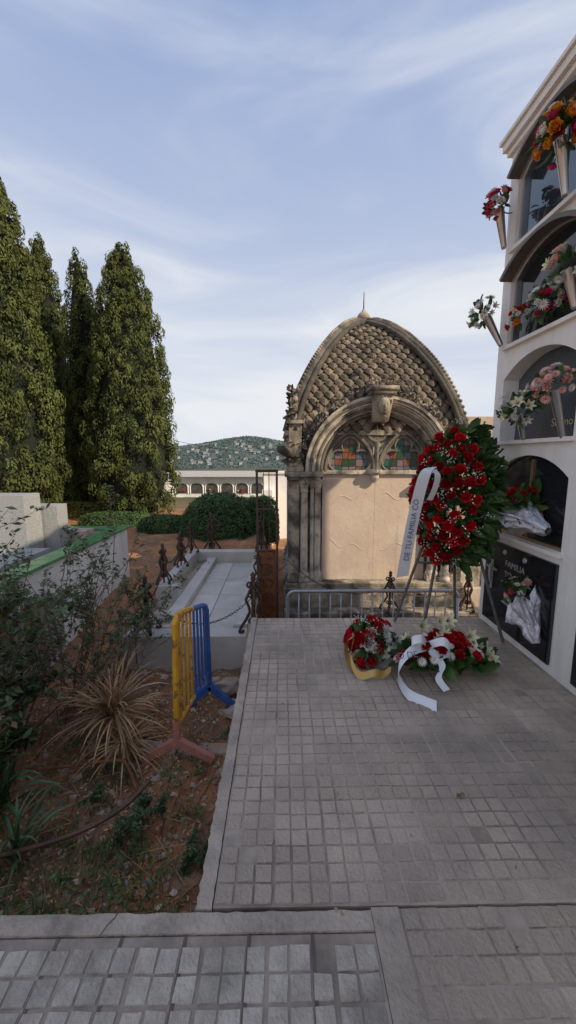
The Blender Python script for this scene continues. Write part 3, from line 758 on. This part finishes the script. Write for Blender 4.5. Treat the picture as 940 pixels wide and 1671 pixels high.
def bez(pts, n=24):
    pts = [Vector(p) for p in pts]; k = len(pts)
    out = []
    for i in range(k-1):
        p0 = pts[max(i-1,0)]; p1 = pts[i]; p2 = pts[i+1]; p3 = pts[min(i+2,k-1)]
        m_ = max(2, n//(k-1))
        for j in range(m_+(1 if i == k-2 else 0)):
            t = j/m_
            out.append(.5*((2*p1)+(-p0+p2)*t+(2*p0-5*p1+4*p2-p3)*t*t+(-p0+3*p1-3*p2+p3)*t*t*t))
    return out
mb.strip(bez([(1.10,2.86,1.42),(1.03,2.79,1.36),(.97,2.78,1.1),(.935,2.79,.85),(.905,2.80,.60)]), (1,.15,.12), .098)
mb.strip(bez([(1.10,2.86,1.42),(1.13,2.80,1.37),(1.12,2.80,1.28),(1.09,2.82,1.18)]), (1,.5,-.1), .06)
mb.build('ribbon', [F_ribw], wr, smooth=True)
M_ink = mat('ink', (.13,.15,.25), rough=.6)
text('DE TU FAMILIA CO', (.965, 2.768, .96), .055, (.12,0,1), (-.12,-1,.0), M_ink, 'ribbon_lettering', wr)

mb = MB(); c = Vector((.66, 2.68, .12))
for i in range(54):
    q = (Vector((R.gauss(0,1), R.gauss(0,1), R.gauss(0,.8))).normalized()+Vector((0,-.4,.5))).normalized()
    right = (q.x > .3 and q.z < .75)
    flower(mb, MUM if right else ROSE, c+Vector((q.x*.17, q.y*.16, q.z*.17)), q, .048, 1 if right or i % 6 == 0 else 0)
for i in range(90):
    q = (Vector((R.gauss(0,1), R.gauss(0,1), R.gauss(0,1))).normalized()+Vector((0,0,.4))).normalized(); leafat(mb, c+q*.09, q, R.uniform(.08,.135))
tinywhites(mb, c+Vector((-.05,-.05,.2)), .05, 50)
mb.strip(bez([(.50,2.55,.24),(.47,2.48,.12),(.52,2.42,.03),(.62,2.40,.06),(.68,2.42,.03),(.74,2.44,.07)]), (.2,.5,1), .05, 9)
mb.strip(bez([(.50,2.56,.24),(.46,2.60,.18),(.46,2.58,.08),(.5,2.5,.01)]), (.6,.7,.2), .05, 9)
mb.build('red_white_bouquet', FM, smooth=True)
mb = MB()
for i in range(62):
    t = (i+.5)/62; c = Vector((.86+t*.46, 2.50+R.uniform(-.1,.1), .08+.07*math.sin(t*pi)))
    q = (Vector((R.gauss(0,.6)+(t-.5)*1.2, R.gauss(0,.6)-.4, abs(R.gauss(0,.8))+.4))).normalized()
    if t > .7 and i % 3 == 0: k, mi, s = LILY, 11, .058
    elif i % 4 == 0: k, mi, s = MUM, 1, .036
    elif i % 11 == 3: k, mi, s = LILY, 11, .055
    else: k, mi, s = ROSE, 0, .046
    flower(mb, k, c+q*.11, q, s, mi)
for p in ((1.0,2.66,.27),(1.12,2.64,.31),(1.2,2.66,.30),(1.32,2.58,.22),(1.38,2.5,.16)): flower(mb, LILY, p, (R.uniform(-.5,.5),-.8,R.uniform(.2,.8)), .065, 11)
for i in range(110):
    t = R.random(); c = Vector((.86+t*.5, 2.52+R.uniform(-.1,.1), .08))
    q = Vector((R.gauss(0,.7)+(t-.5)*1.6, R.gauss(0,.8)-.2, abs(R.gauss(0,.5))+.15)); leafat(mb, c, q, R.uniform(.12,.21))
mb.strip(bez([(.97,2.42,.24),(.84,2.34,.25),(.76,2.30,.19),(.74,2.28,.10),(.79,2.22,.02),(.88,2.14,.012),(.92,2.10,.016)]), (.25,.75,.55), .075, 8)
mb.strip(bez([(.97,2.42,.24),(1.05,2.36,.30),(1.10,2.36,.24),(1.04,2.38,.19),(.98,2.40,.22)]), (.2,.4,.9), .055, 8)
mb.strip(bez([(.97,2.42,.24),(.91,2.36,.32),(.85,2.38,.29),(.91,2.4,.24)]), (.1,.5,.9), .055, 8)
mb.strip(bez([(.99,2.40,.22),(1.04,2.33,.15),(1.0,2.28,.09),(1.04,2.24,.03)]), (1,.1,.3), .045, 8)
lb = mb.build('lily_rose_bouquet', FM, smooth=True)
text('O DE', (.80, 2.29, .225), .055, (1,-.25,.25), (-.3,-.85,.55), M_ink, 'ribbon_lettering', lb)

# ------------------------------------------------------------------ left tomb
M_green = mat('green_glazed_tile', (.12,.32,.12), (.08,.24,.09), rough=.25, scale=6)
mb = MB()
tx = -2.32
mb.box(tx-.16, tx, 2.0, 5.68, -.7, .44); mb.box(-6.2, tx-.162, 5.52, 5.68, -.7, .44)
mb.box(-6.2, tx-.3, 1.6, 5.4, -.7, .12)
y = 2.0
while y < 5.7:
    mb.box(tx-.19, tx+.03, y, y+.195, .442, .475, 1); y += .2
x = tx-.2
while x > -6.2:
    mb.box(x-.195, x, 5.49, 5.71, .442, .473, 1); x -= .2
mb.box(-5.6, -2.98, 4.45, 4.75, .1, 1.06, 2); mb.box(-3.2, -2.80, 4.78, 5.0, .1, .90, 2); mb.box(-2.99, -2.62, 5.05, 5.3, .1, .52, 3)
mb.box(-5.6, -2.7, 3.3, 4.4, .12, .45, 2)
mb.box(tx-.002, tx+.006, 3.0, 3.9, -.5, .1, 3)
mb.build('family_tomb', [M_white, M_green, M_granite, M_conc], bevel=.006)
mb = MB()
for k in range(7):
    y = 3.05+k*.1; mb.tube([(-2.22, y, -.5), (-2.29, y, .22)], .012, 6)
for z, x in ((-.42,-2.228),(.15,-2.283)): mb.tube([(x, 3.0, z), (x, 3.7, z)], .014, 6)
mb.build('iron_grating', [mat('grey_iron', (.22,.20,.19), rough=.7)])

# ------------------------------------------------------------------ vegetation
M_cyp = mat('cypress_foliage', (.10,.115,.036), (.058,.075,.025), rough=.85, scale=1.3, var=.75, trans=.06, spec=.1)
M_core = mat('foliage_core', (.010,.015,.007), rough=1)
M_bark = mat('bark', (.12,.08,.055), (.07,.05,.035), rough=.95, scale=12, bump=.6)
def cypress(x, y, zb, h, r, seed):
    rs = np.random.RandomState(seed)
    def rad(t): return r*np.minimum(1, .66+t*2.5)*(1-t**2.6)**.72
    mb = MB()
    prof = [(max(.02, float(rad(t))*.78), .25+t*(h-.4)) for t in np.linspace(0, 1, 22)]
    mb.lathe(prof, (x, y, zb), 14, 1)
    mb.tube([(x, y, zb-.3), (x, y, zb+.5)], [.2,.16], 8, 2)
    nc = int(270*r*h/5)
    t = rs.rand(nc*2); keep = rs.rand(nc*2) < (rad(t)/r+.1); t = t[keep]
    th = rs.rand(len(t))*2*pi; lump = 1+.07*np.sin(th*3+t*9+seed)+.06*np.sin(th*7-t*17)
    rr = rad(t)*lump*(.82+.2*rs.rand(len(t)))
    C = np.stack([x+rr*np.cos(th), y+rr*np.sin(th), zb+.2+t*(h-.25)], 1)
    out = np.stack([np.cos(th), np.sin(th), .35+0*th], 1)
    m_ = 62
    rc = (.10+.13*rs.rand(len(t)))*(.6+.4*rad(t)/r)
    D = rs.normal(size=(len(t), m_, 3)); D /= np.linalg.norm(D, axis=2, keepdims=True); D = D+out[:, None, :]*.6; D /= np.linalg.norm(D, axis=2, keepdims=True)
    P = C[:, None, :]+D*rc[:, None, None]*np.array([1, 1, 1.6])*(.8+.3*rs.rand(len(t), m_, 1))
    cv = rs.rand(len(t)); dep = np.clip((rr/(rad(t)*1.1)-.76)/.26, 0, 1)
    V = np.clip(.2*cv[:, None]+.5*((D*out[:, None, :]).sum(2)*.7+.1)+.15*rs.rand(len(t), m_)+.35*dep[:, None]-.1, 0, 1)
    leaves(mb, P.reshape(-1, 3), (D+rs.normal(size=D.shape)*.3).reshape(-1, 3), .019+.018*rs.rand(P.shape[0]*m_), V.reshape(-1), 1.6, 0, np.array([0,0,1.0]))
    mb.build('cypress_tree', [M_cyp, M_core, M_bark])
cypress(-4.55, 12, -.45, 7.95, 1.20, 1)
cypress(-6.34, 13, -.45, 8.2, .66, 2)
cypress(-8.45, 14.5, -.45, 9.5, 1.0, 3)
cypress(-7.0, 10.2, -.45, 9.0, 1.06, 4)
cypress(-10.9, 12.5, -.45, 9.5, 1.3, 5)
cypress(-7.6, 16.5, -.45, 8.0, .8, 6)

M_hedge = mat('hedge_foliage', (.06,.11,.03), (.04,.07,.025), rough=.7, scale=3, var=.6, spec=.3)
M_yhedge = mat('yellow_hedge_foliage', (.24,.22,.04), (.14,.15,.03), rough=.7, scale=3, var=.4)
def hedge(name, x0, x1, y0, y1, z0, z1, n, m, rnd=.35, size=.02):
    mb = MB(); cx, cy, cz = (x0+x1)/2, (y0+y1)/2, z0; hx, hy, hz = (x1-x0)/2, (y1-y0)/2, z1-z0
    D = NR.normal(size=(n, 3)); D[:, 2] = np.abs(D[:, 2])*.9-.03; pw = 4 if rnd < .5 else 2.4
    k = (np.abs(D)**pw).sum(1)**(1/pw); Q = D/k[:, None]
    lum = np.array([1+.06*noise.noise(Vector(q)*3.2)+.05*noise.noise(Vector(q)*8) for q in Q])
    P = Q*lum[:, None]*(.93+.09*NR.rand(n, 1))*np.array([hx, hy, hz])+np.array([cx, cy, cz])
    Nn = Q+NR.normal(size=Q.shape)*.6
    leaves(mb, P, Nn, size*(.7+.6*NR.rand(n)), np.clip(.35+.5*NR.rand(n)+.8*(lum-1)*5, 0, 1), 1.3)
    vs = []; NU, NV = 20, 8
    for i in range(NV+1):
        ph = pi/2*i/NV
        for j in range(NU):
            th = 2*pi*j/NU; d = np.array([math.cos(th)*math.cos(ph), math.sin(th)*math.cos(ph), math.sin(ph)]); k = (np.abs(d)**pw).sum()**(1/pw)
            q = d/k*.88*np.array([hx, hy, hz])+np.array([cx, cy, cz]); vs.append(tuple(q))
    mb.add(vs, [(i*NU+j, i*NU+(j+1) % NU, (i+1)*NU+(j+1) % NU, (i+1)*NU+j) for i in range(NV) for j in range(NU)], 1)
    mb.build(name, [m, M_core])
hedge('round_bush', -2.45, -.55, 8.3, 10.1, -.55, .62, 18000, M_hedge, .8, .022)
hedge('hedge', -1.0, -.1, 8.9, 10.0, -.55, .5, 7000, M_hedge, .3, .024)
hedge('hedge', -3.6, -2.3, 9.2, 10.0, -.5, .02, 7000, M_hedge, .3, .022)
hedge('low_yellow_hedge', -8.2, -5.4, 12.0, 12.8, -.5, .05, 8000, M_yhedge, .3, .025)
hedge('hedge', -5.6, -3.6, 10.3, 10.9, -.5, -.02, 7000, M_hedge, .3, .022)

M_shleaf = mat('shrub_leaf', (.10,.15,.05), (.065,.10,.04), rough=.45, scale=8, var=.5, c3=(.21,.085,.06), s3=5, t3=(.57,.68), trans=.2)
M_stem = mat('stem', (.20,.10,.07), (.14,.10,.065), rough=.8, scale=10)
def shrub(name, x, y, z, h, nb, spread, ls=.02, seed=1, lean=(0,0), dens=26):
    rr = random.Random(seed); mb = MB(); C = []; Nn = []; sz = []
    def branch(p, d, L, r, lvl):
        pts = [p.copy()]; q = p.copy(); dd = d.copy(); k = 9
        for i in range(k):
            dd = (dd+Vector((rr.gauss(0,.13), rr.gauss(0,.13), rr.gauss(0,.08)))+Vector((0,0,.02))).normalized(); q = q+dd*L/k; pts.append(q.copy())
            if lvl < 2 and i > 1 and rr.random() < .5:
                sd = (dd+Vector((rr.gauss(0,.8), rr.gauss(0,.8), rr.gauss(0,.4)))).normalized(); branch(q, sd, L*rr.uniform(.25,.45), r*.55, lvl+1)
            nl = dens/9*(1+lvl*.3)
            for _ in range(int(nl)+(1 if rr.random() < nl-int(nl) else 0)):
                if lvl == 0 and i < 3: continue
                f = Vector((rr.gauss(0,1), rr.gauss(0,1), rr.gauss(0,.6)+.3)).normalized()
                C.append(q+f*ls*1.5+dd*rr.uniform(-.03,.03)); Nn.append(Vector((rr.gauss(0,.6), rr.gauss(0,.6), 1))); sz.append(ls*rr.uniform(.6,1.2))
        mb.tube(pts, [r*(1-.75*i/k) for i in range(k+1)], 5, 1)
    for i in range(nb):
        a = rr.uniform(0, 2*pi); s = rr.uniform(.1, 1)*spread
        d = Vector((math.cos(a)*s+lean[0], math.sin(a)*s+lean[1], 1)).normalized()
        branch(Vector((x+rr.gauss(0,.08), y+rr.gauss(0,.08), z)), d, h*rr.uniform(.6, 1.1), .007, 0)
    leaves(mb, np.array([list(c) for c in C]), np.array([list(c) for c in Nn]), np.array(sz), NR.rand(len(C)), 1.5)
    mb.build(name, [M_shleaf, M_stem])
shrub('rose_shrub', -1.85, 2.35, -.55, 1.5, 11, .5, .016, 1, (.08,0), 12)
shrub('rose_shrub', -1.62, 2.85, -.55, 1.2, 7, .4, .015, 2, (.25,0), 10)
shrub('rose_shrub', -1.8, 3.2, -.5, 1.1, 6, .4, .015, 8, (.15,0), 9)
shrub('leafy_shrub', -1.75, 2.05, -.57, .8, 12, .7, .024, 3, (-.05,.1), 24)
shrub('leafy_shrub', -2.05, 2.7, -.5, 1.0, 8, .5, .018, 4, (0,0), 18)
shrub('sparse_shrub', -1.42, 3.3, -.5, .9, 5, .3, .014, 5, (.02,0), 8)
shrub('dead_shrub', -1.45, 2.9, -.5, .8, 7, .7, .010, 6, (.1,0), 2)
shrub('scrub_plant', -.80, 1.92, -.57, .17, 7, 1.5, .008, 12, (0,0), 16)
shrub('scrub_plant', -.42, 1.75, -.57, .15, 6, 1.5, .008, 13, (0,0), 14)
shrub('scrub_plant', -1.2, 1.42, -.57, .14, 7, 1.6, .008, 14, (0,0), 14)

def blades(name, x, y, z, n, L, W, m, up=(.2,1.1), droop=1.6, seed=0, zmin=-.56):
    rr = random.Random(seed); mb = MB()
    for i in range(n):
        a = rr.uniform(0, 2*pi); el = rr.uniform(*up); l = L*rr.uniform(.6,1.1); k = 6
        p = Vector((x+rr.gauss(0,.02), y+rr.gauss(0,.02), z+rr.uniform(0,.08))); pts = []; ws = []
        for j in range(k+1):
            t = j/k; pts.append(p.copy()); ws.append(W*(1-t**2)*(.5+min(1, t*4)*.5)+.001)
            e = el-droop*t*t
            p = p+Vector((math.cos(a)*math.cos(e), math.sin(a)*math.cos(e), math.sin(e)))*l/k
            if p.z < zmin: p.z = zmin+rr.uniform(0,.01)
        sd = Vector((-math.sin(a), math.cos(a), rr.uniform(-.3,.3))).normalized(); vs = []
        for q, w in zip(pts, ws): vs += [q-sd*w/2, q+Vector((0,0,-w*.2)), q+sd*w/2]
        mb.add(vs, [(3*j+c, 3*j+c+1, 3*j+c+4, 3*j+c+3) for j in range(k) for c in (0,1)], 0, rr.random())
    return mb.build(name, [m])
M_dry = mat('dry_leaf', (.50,.32,.165), (.33,.195,.095), rough=.8, scale=10, var=.55)
M_iris = mat('strap_leaf', (.05,.10,.035), (.07,.13,.05), rough=.5, scale=5, var=.4)
M_grass = mat('grass', (.10,.16,.045), (.13,.18,.06), rough=.7, scale=4, var=.4, trans=.2)
blades('dry_yucca', -1.22, 2.55, -.36, 190, .50, .015, M_dry, (-.2,1.3), 1.2, 3)
blades('dry_yucca', -1.1, 2.42, -.5, 60, .38, .014, M_dry, (-.1,.7), 1.0, 4)
blades('strap_leaf_plant', -1.62, 1.95, -.5, 45, .5, .03, M_iris, (.5,1.5), 1.9, 5)
blades('strap_leaf_plant', -1.36, 1.72, -.55, 22, .34, .022, M_iris, (.5,1.4), 1.9, 6)
mb = MB(); rr = random.Random(9)
for i in range(190):
    x = rr.uniform(-1.9, -.36); y = rr.uniform(1.25, 3.4)
    if -1.0 < x and y > 2.0 and rr.random() < .9: continue
    if rr.random() < .55: y = rr.uniform(1.2, 1.9)
    z = gz(x, y); n = rr.randint(6, 22); hgt = rr.uniform(.025, .10)
    for k in range(n):
        a = rr.uniform(0, 2*pi); l = hgt*rr.uniform(.5,1.2); bx, by = x+rr.gauss(0,.035), y+rr.gauss(0,.035)
        e = rr.uniform(.3, .9); w = .0025
        p0 = Vector((bx, by, z)); p1 = p0+Vector((math.cos(a)*l*.3, math.sin(a)*l*.3, l*.6)); p2 = p0+Vector((math.cos(a)*l*e, math.sin(a)*l*e, l))
        s_ = Vector((-math.sin(a), math.cos(a), 0))*w
        mb.add([p0-s_, p0+s_, p1-s_, p1+s_, p2], [(0,1,3,2),(2,3,4)], 0, rr.random())
C = []
for i in range(70):
    x = rr.uniform(-1.8, -.40); y = rr.choice([rr.uniform(1.2,2.0), rr.uniform(1.3,2.7)])
    z = gz(x, y); sp_ = rr.uniform(.025,.08)
    for k in range(30):
        C.append((x+rr.gauss(0,sp_), y+rr.gauss(0,sp_), z+abs(rr.gauss(0,.025))+.01))
C = np.array(C); leaves(mb, C, NR.normal(size=C.shape)*.6+np.array([0,0,1]), .005+.010*NR.rand(len(C)), NR.rand(len(C)), 1.3)
mb.build('weeds', [M_grass])
mb = MB(); n = 7500
X = NR.uniform(-2.1, -.31, n); Y = 1.15+2.0*NR.rand(n)**1.5
Z = np.array([gz(a, c) for a, c in zip(X, Y)])+.006
leaves(mb, np.stack([X, Y, Z], 1), NR.normal(size=(n, 3))*.5+np.array([0,0,1]), .004+.012*NR.rand(n)**1.5, NR.rand(n), 1.3)
for i in range(320):
    x, y = rr.uniform(-1.9,-.33), rr.uniform(1.2,3.4); a = rr.uniform(0,pi); l = rr.uniform(.04,.34); z = gz(x,y)+.012
    if x+math.cos(a)*l > -.32: continue
    mb.tube([(x,y,z),(x+math.cos(a)*l*.5,y+math.sin(a)*l*.5,z+rr.uniform(0,.02)),(x+math.cos(a)*l,y+math.sin(a)*l,z+rr.uniform(-.005,.03))], .003, 4, rr.choice([0,1]))
mb.build('leaf_litter', [M_dry, M_stem])
def rock(mb, c, r, mi=0, flat=.6):
    n, m = 8, 5; vs = []; sd = rr.uniform(0, 99)
    for i in range(m+1):
        ph = -pi/2+pi*i/m
        for j in range(n):
            th = 2*pi*j/n; d = Vector((math.cos(th)*math.cos(ph), math.sin(th)*math.cos(ph), math.sin(ph)))
            k = 1+.55*noise.noise(d*1.6+Vector((sd,0,0))); vs.append(Vector(c)+Vector((d.x*r*k, d.y*r*k*.85, d.z*r*k*flat)))
    mb.add(vs, [(i*n+j, i*n+(j+1) % n, (i+1)*n+(j+1) % n, (i+1)*n+j) for i in range(m) for j in range(n)], mi, rr.random())
mb = MB()
for i in range(1200):
    x, y = rr.uniform(-2.1,-.31), 1.15+2.5*rr.random()
    rock(mb, (x, y, gz(x,y)+.002), rr.uniform(.005,.018)*(2.2 if rr.random() < .1 else 1))
rock(mb, (-.47,3.12,-.5), .12); rock(mb, (-.40,2.85,-.54), .07); rock(mb, (-.62,3.3,-.55), .06)
mb.build('stones', [mat('stone', (.50,.39,.31), (.33,.24,.18), rough=.9, scale=8, bump=.4, var=.45)])
mb = MB()
for a in ((-1.15,-.86),(-.84,-.62),(-.6,-.34)):
    mb.box(a[0], a[1], 2.40+rr.uniform(-.02,.02), 2.52+rr.uniform(-.02,.02), -.64, -.525+rr.uniform(-.012,.012))
mb.build('broken_kerb', [mat('brick_kerb', (.48,.28,.19), (.36,.28,.22), rough=.9, scale=8, bump=.6, c3=(.46,.41,.35), s3=6)], bevel=.012)
M_hose = mat('brown_hose', (.18,.085,.05), (.10,.055,.038), rough=.6, scale=9)
mb = MB()
mb.tube(bez([(-1.9,1.62,-.46),(-1.45,1.66,-.46),(-1.1,1.76,-.45),(-.9,1.9,-.44),(-.80,2.06,-.42)], 40), .012, 8)
mb.build('garden_hose', [M_hose], smooth=True)
mb = MB()
mb.tube(bez([(-1.6,2.18,-.45),(-1.3,2.20,-.43),(-1.05,2.22,-.42),(-.98,2.2,-.46),(-.88,2.08,-.53)], 40), .009, 8)
mb.build('rusty_pipe', [M_rust], smooth=True)
mb = MB()
C = np.stack([NR.uniform(-.2,1.8,90), NR.uniform(.6,3.3,90), np.full(90,.006)], 1)
leaves(mb, C, NR.normal(size=C.shape)*.3+np.array([0,0,1]), .002+.005*NR.rand(90), NR.rand(90)*.5, 1.3)
leaves(mb, np.array([[.78,1.5,.012],[.80,1.505,.014]]), np.array([[.2,.1,1],[-.3,.2,1.]]), np.array([.018,.014]), np.array([.0,.1]), 1.2)
mb.build('fallen_leaves', [M_dry])

# ------------------------------------------------------------------ background niche building
bn = MB(); by = 20.0
bn.box(-6.5, 3, by, by+3, -2.5, .42, 0)
bn.box(-6.6, 3.1, by-.25, by+3.2, .421, .48, 0)
bn.add([(-6.7,by-.35,.482),(3.2,by-.35,.482),(3.2,by+3.3,.482),(-6.7,by+3.3,.482),(-6.7,by+1.5,.72),(3.2,by+1.5,.72)], [(0,1,5,4),(2,3,4,5),(1,2,5),(3,0,4)], 2)
for r_, zb in enumerate((-.40, -1.16, -1.92)):
    x = -6.4
    while x < 2.8:
        P = [(x+.06, zb)]+[(x+.06+.66*(.5-.5*math.cos(pi*k/8)), zb+.36+.2*math.sin(pi*k/8)) for k in range(9)]+[(x+.72, zb)]
        vs = [(a, by-.012, c) for a, c in P]; bn.add(vs, [tuple(range(len(vs)-1,-1,-1))], 1)
        bn.tube([(a, by-.02, c) for a, c in P], .03, 4, 0)
        if R.random() < .6:
            for q in range(6):
                bx_, bz_ = x+R.uniform(.18,.6), zb+R.uniform(.04,.22)
                bn.lathe([(.01,-.04),(.045,0),(.01,.04)], (bx_, by-.06, bz_), 6, R.choice([3,4,5,5]))
        x += .78
bn.box(-6.5, -5.7, by-.3, by, -2.5, .42, 0)
bn.build('niche_building', [M_white, mat('niche_dark', (.05,.05,.055), (.12,.11,.1), rough=.3, scale=5), mat('pale_roof', (.42,.4,.37), (.34,.32,.29), scale=15), F_red, F_pink, F_leaf])
mb = MB(); mb.box(-16, -6.3, 17.5, 19, -1.5, .35)
x = -15.8
while x < -6.6:
    for zb in (-.3, -1.0): mb.box(x+.06, x+.66, 17.48, 17.5, zb, zb+.5, 1)
    x += .75
mb.build('niche_building', [M_white, M_dkbrown])
mb = MB(); mb.box(-.62, .9, 12.5, 12.8, -1.5, .95); mb.box(-.68, .96, 12.44, 12.86, .95, 1.02); mb.box(-.62, -.3, 11.6, 12.499, -1.5, .5)
mb.build('white_wall', [M_white], bevel=.01)
mb = MB(); P = []
for k in range(25):
    t = k/24; P.append((-16+22*t, 40, 4.4-2.6*t-1.0*4*t*(1-t)))
mb.tube(P, .02, 4); mb.build('overhead_cable', [M_core])

# ------------------------------------------------------------------ hills
HP = [(-900,22),(-400,16),(-170,12),(-120,12),(-90,16),(-65,21),(-42,24),(-20,22),(0,18),(60,14),(200,13),(900,12)]
def hill(name, y0, y1, prof, m, rough_, seed):
    mb = MB(); xs_ = np.linspace(-900, 900, 480); NY = 22; vs = []
    for j in range(NY+1):
        t = j/NY; y = y0+(y1-y0)*t; e = math.sin(pi/2*min(1, t*1.4))
        for x in xs_:
            hgt = np.interp(x, [p[0] for p in prof], [p[1] for p in prof])
            hgt += rough_*noise.noise(Vector((x*.02, y*.02, seed)))+rough_*.5*noise.noise(Vector((x*.08, y*.08, seed)))+rough_*.25*noise.noise(Vector((x*.3, y*.3, seed)))
            vs.append((x, y, -8+(hgt+8)*e))
    k = len(xs_)
    mb.add(vs, [(j*k+i, j*k+i+1, (j+1)*k+i+1, (j+1)*k+i) for j in range(NY) for i in range(k-1)])
    mb.build(name, [m], smooth=True)
def hill_z(x, y):
    t = (y-330)/190; e = math.sin(pi/2*min(1, max(0, t)*1.4)); h = np.interp(x, [p[0] for p in HP], [p[1] for p in HP]); return -8+(h+8)*e
M_hill = mat('hazy_hill_forest', (.125,.155,.15), (.08,.11,.115), rough=1, scale=.09, c3=(.17,.18,.165), s3=.04, t3=(.5,.7), spec=0)  # forest green greyed with distance haze, mixed into the colour
M_hill2 = mat('hazy_far_hill', (.27,.33,.40), (.24,.30,.37), rough=1, scale=.02, spec=0)  # bluish tone is air haze painted into the ridge colour
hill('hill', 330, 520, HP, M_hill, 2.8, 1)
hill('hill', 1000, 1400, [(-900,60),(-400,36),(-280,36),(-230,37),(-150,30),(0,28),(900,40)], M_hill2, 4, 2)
mb = MB(); rr = random.Random(21)
for i in range(80):
    x = rr.uniform(-150, 20); y = 335+80*rr.random()**1.3
    zz = hill_z(x, y)-.2
    w, d, h = rr.uniform(1.6,3.6), rr.uniform(3,5), rr.uniform(1.6,2.6); c = 0 if rr.random() < .75 else 2
    mb.box(x, x+w, y, y+d, zz-4, zz+h, c, rr.random())
    mb.add([(x-.3,y-.3,zz+h),(x+w+.3,y-.3,zz+h),(x+w+.3,y+d+.3,zz+h),(x-.3,y+d+.3,zz+h),(x,y+d/2,zz+h+.7),(x+w,y+d/2,zz+h+.7)], [(0,1,5,4),(2,3,4,5),(1,2,5),(3,0,4)], 1)
mb.build('distant_houses', [mat('house_white', (.48,.50,.51), var=.2), mat('house_roof', (.29,.25,.23)), mat('house_ochre', (.38,.345,.31), var=.2)])
mb = MB(); n = 14000
C = np.stack([NR.uniform(-230,80,n), 300+160*NR.rand(n), NR.uniform(0,1,n)], 1)
C[:,2] = np.array([hill_z(a, c) for a, c in zip(C[:,0], C[:,1])])+C[:,2]*1.3
leaves(mb, C, np.tile(np.array([0,-1,.5]), (n,1))+NR.normal(size=(n,3))*.5, .6+.9*NR.rand(n), NR.rand(n), 1.0)
mb.build('distant_trees', [mat('distant_foliage', (.085,.115,.112), rough=1, var=.4, spec=0)])

# ------------------------------------------------------------------ sky, sun, camera
EL, AZ = math.radians(33), math.radians(29)
sd = Vector((math.cos(AZ)*math.cos(EL), -math.sin(AZ)*math.cos(EL), math.sin(EL)))
w = bpy.data.worlds.new('World'); S.world = w; w.use_nodes = True; nt = w.node_tree; N = nt.nodes; L = nt.links
sky = N.new('ShaderNodeTexSky'); sky.sky_type = 'NISHITA'; sky.sun_disc = False; sky.sun_elevation = EL
sky.sun_rotation = math.atan2(sd.x, sd.y); sky.air_density = 1.0; sky.dust_density = .8; sky.ozone_density = 1.6
tc = N.new('ShaderNodeTexCoord'); mp = N.new('ShaderNodeMapping'); mp.inputs['Scale'].default_value = (.8, 1.3, 2.9); mp.inputs['Rotation'].default_value = (0, .45, .5)
L.new(tc.outputs['Generated'], mp.inputs[0])
nz = N.new('ShaderNodeTexNoise'); nz.inputs['Scale'].default_value = 2.1; nz.inputs['Detail'].default_value = 9; nz.inputs['Roughness'].default_value = .5; nz.inputs['Distortion'].default_value = .7
L.new(mp.outputs[0], nz.inputs['Vector'])
mr = N.new('ShaderNodeMapRange'); mr.interpolation_type = 'SMOOTHSTEP'; mr.inputs[1].default_value = .36; mr.inputs[2].default_value = .76; mr.inputs[3].default_value = .03; mr.inputs[4].default_value = .62; L.new(nz.outputs['Fac'], mr.inputs[0])
sx = N.new('ShaderNodeSeparateXYZ'); L.new(tc.outputs['Generated'], sx.inputs[0])
hz = N.new('ShaderNodeMapRange'); hz.inputs[1].default_value = .72; hz.inputs[2].default_value = -.02; hz.inputs[4].default_value = .82; L.new(sx.outputs['Z'], hz.inputs[0])
ad = N.new('ShaderNodeMath'); ad.operation = 'ADD'; ad.use_clamp = True; L.new(mr.outputs[0], ad.inputs[0]); L.new(hz.outputs[0], ad.inputs[1])
vl = N.new('ShaderNodeMix'); vl.data_type = 'RGBA'; vl.inputs[0].default_value = .75; L.new(sky.outputs[0], vl.inputs[6]); vl.inputs[7].default_value = (2.2, 2.95, 4.9, 1)
mx = N.new('ShaderNodeMix'); mx.data_type = 'RGBA'; L.new(ad.outputs[0], mx.inputs[0]); L.new(vl.outputs[2], mx.inputs[6]); mx.inputs[7].default_value = (5.5, 5.65, 5.9, 1)
bg = N['Background']; bg.inputs['Strength'].default_value = .15; L.new(mx.outputs[2], bg.inputs['Color'])
ld = bpy.data.lights.new('sun', 'SUN'); ld.energy = 4.9; ld.angle = math.radians(.6); ld.color = (1, .85, .64)
lo = bpy.data.objects.new('sun', ld); S.collection.objects.link(lo); lo.rotation_euler = sd.to_track_quat('Z', 'Y').to_euler()
cd = bpy.data.cameras.new('camera'); cd.sensor_fit = 'VERTICAL'; cd.sensor_height = 36; cd.lens = 36*628/1671; cd.clip_end = 6000; cd.clip_start = .02
co = bpy.data.objects.new('camera', cd); S.collection.objects.link(co); co.location = (0, 0, 1.5)
co.rotation_euler = (math.radians(90-8.2), 0, math.radians(-.82)); S.camera = co
S.view_settings.view_transform = 'Standard'; S.view_settings.look = 'None'; S.view_settings.exposure = 0
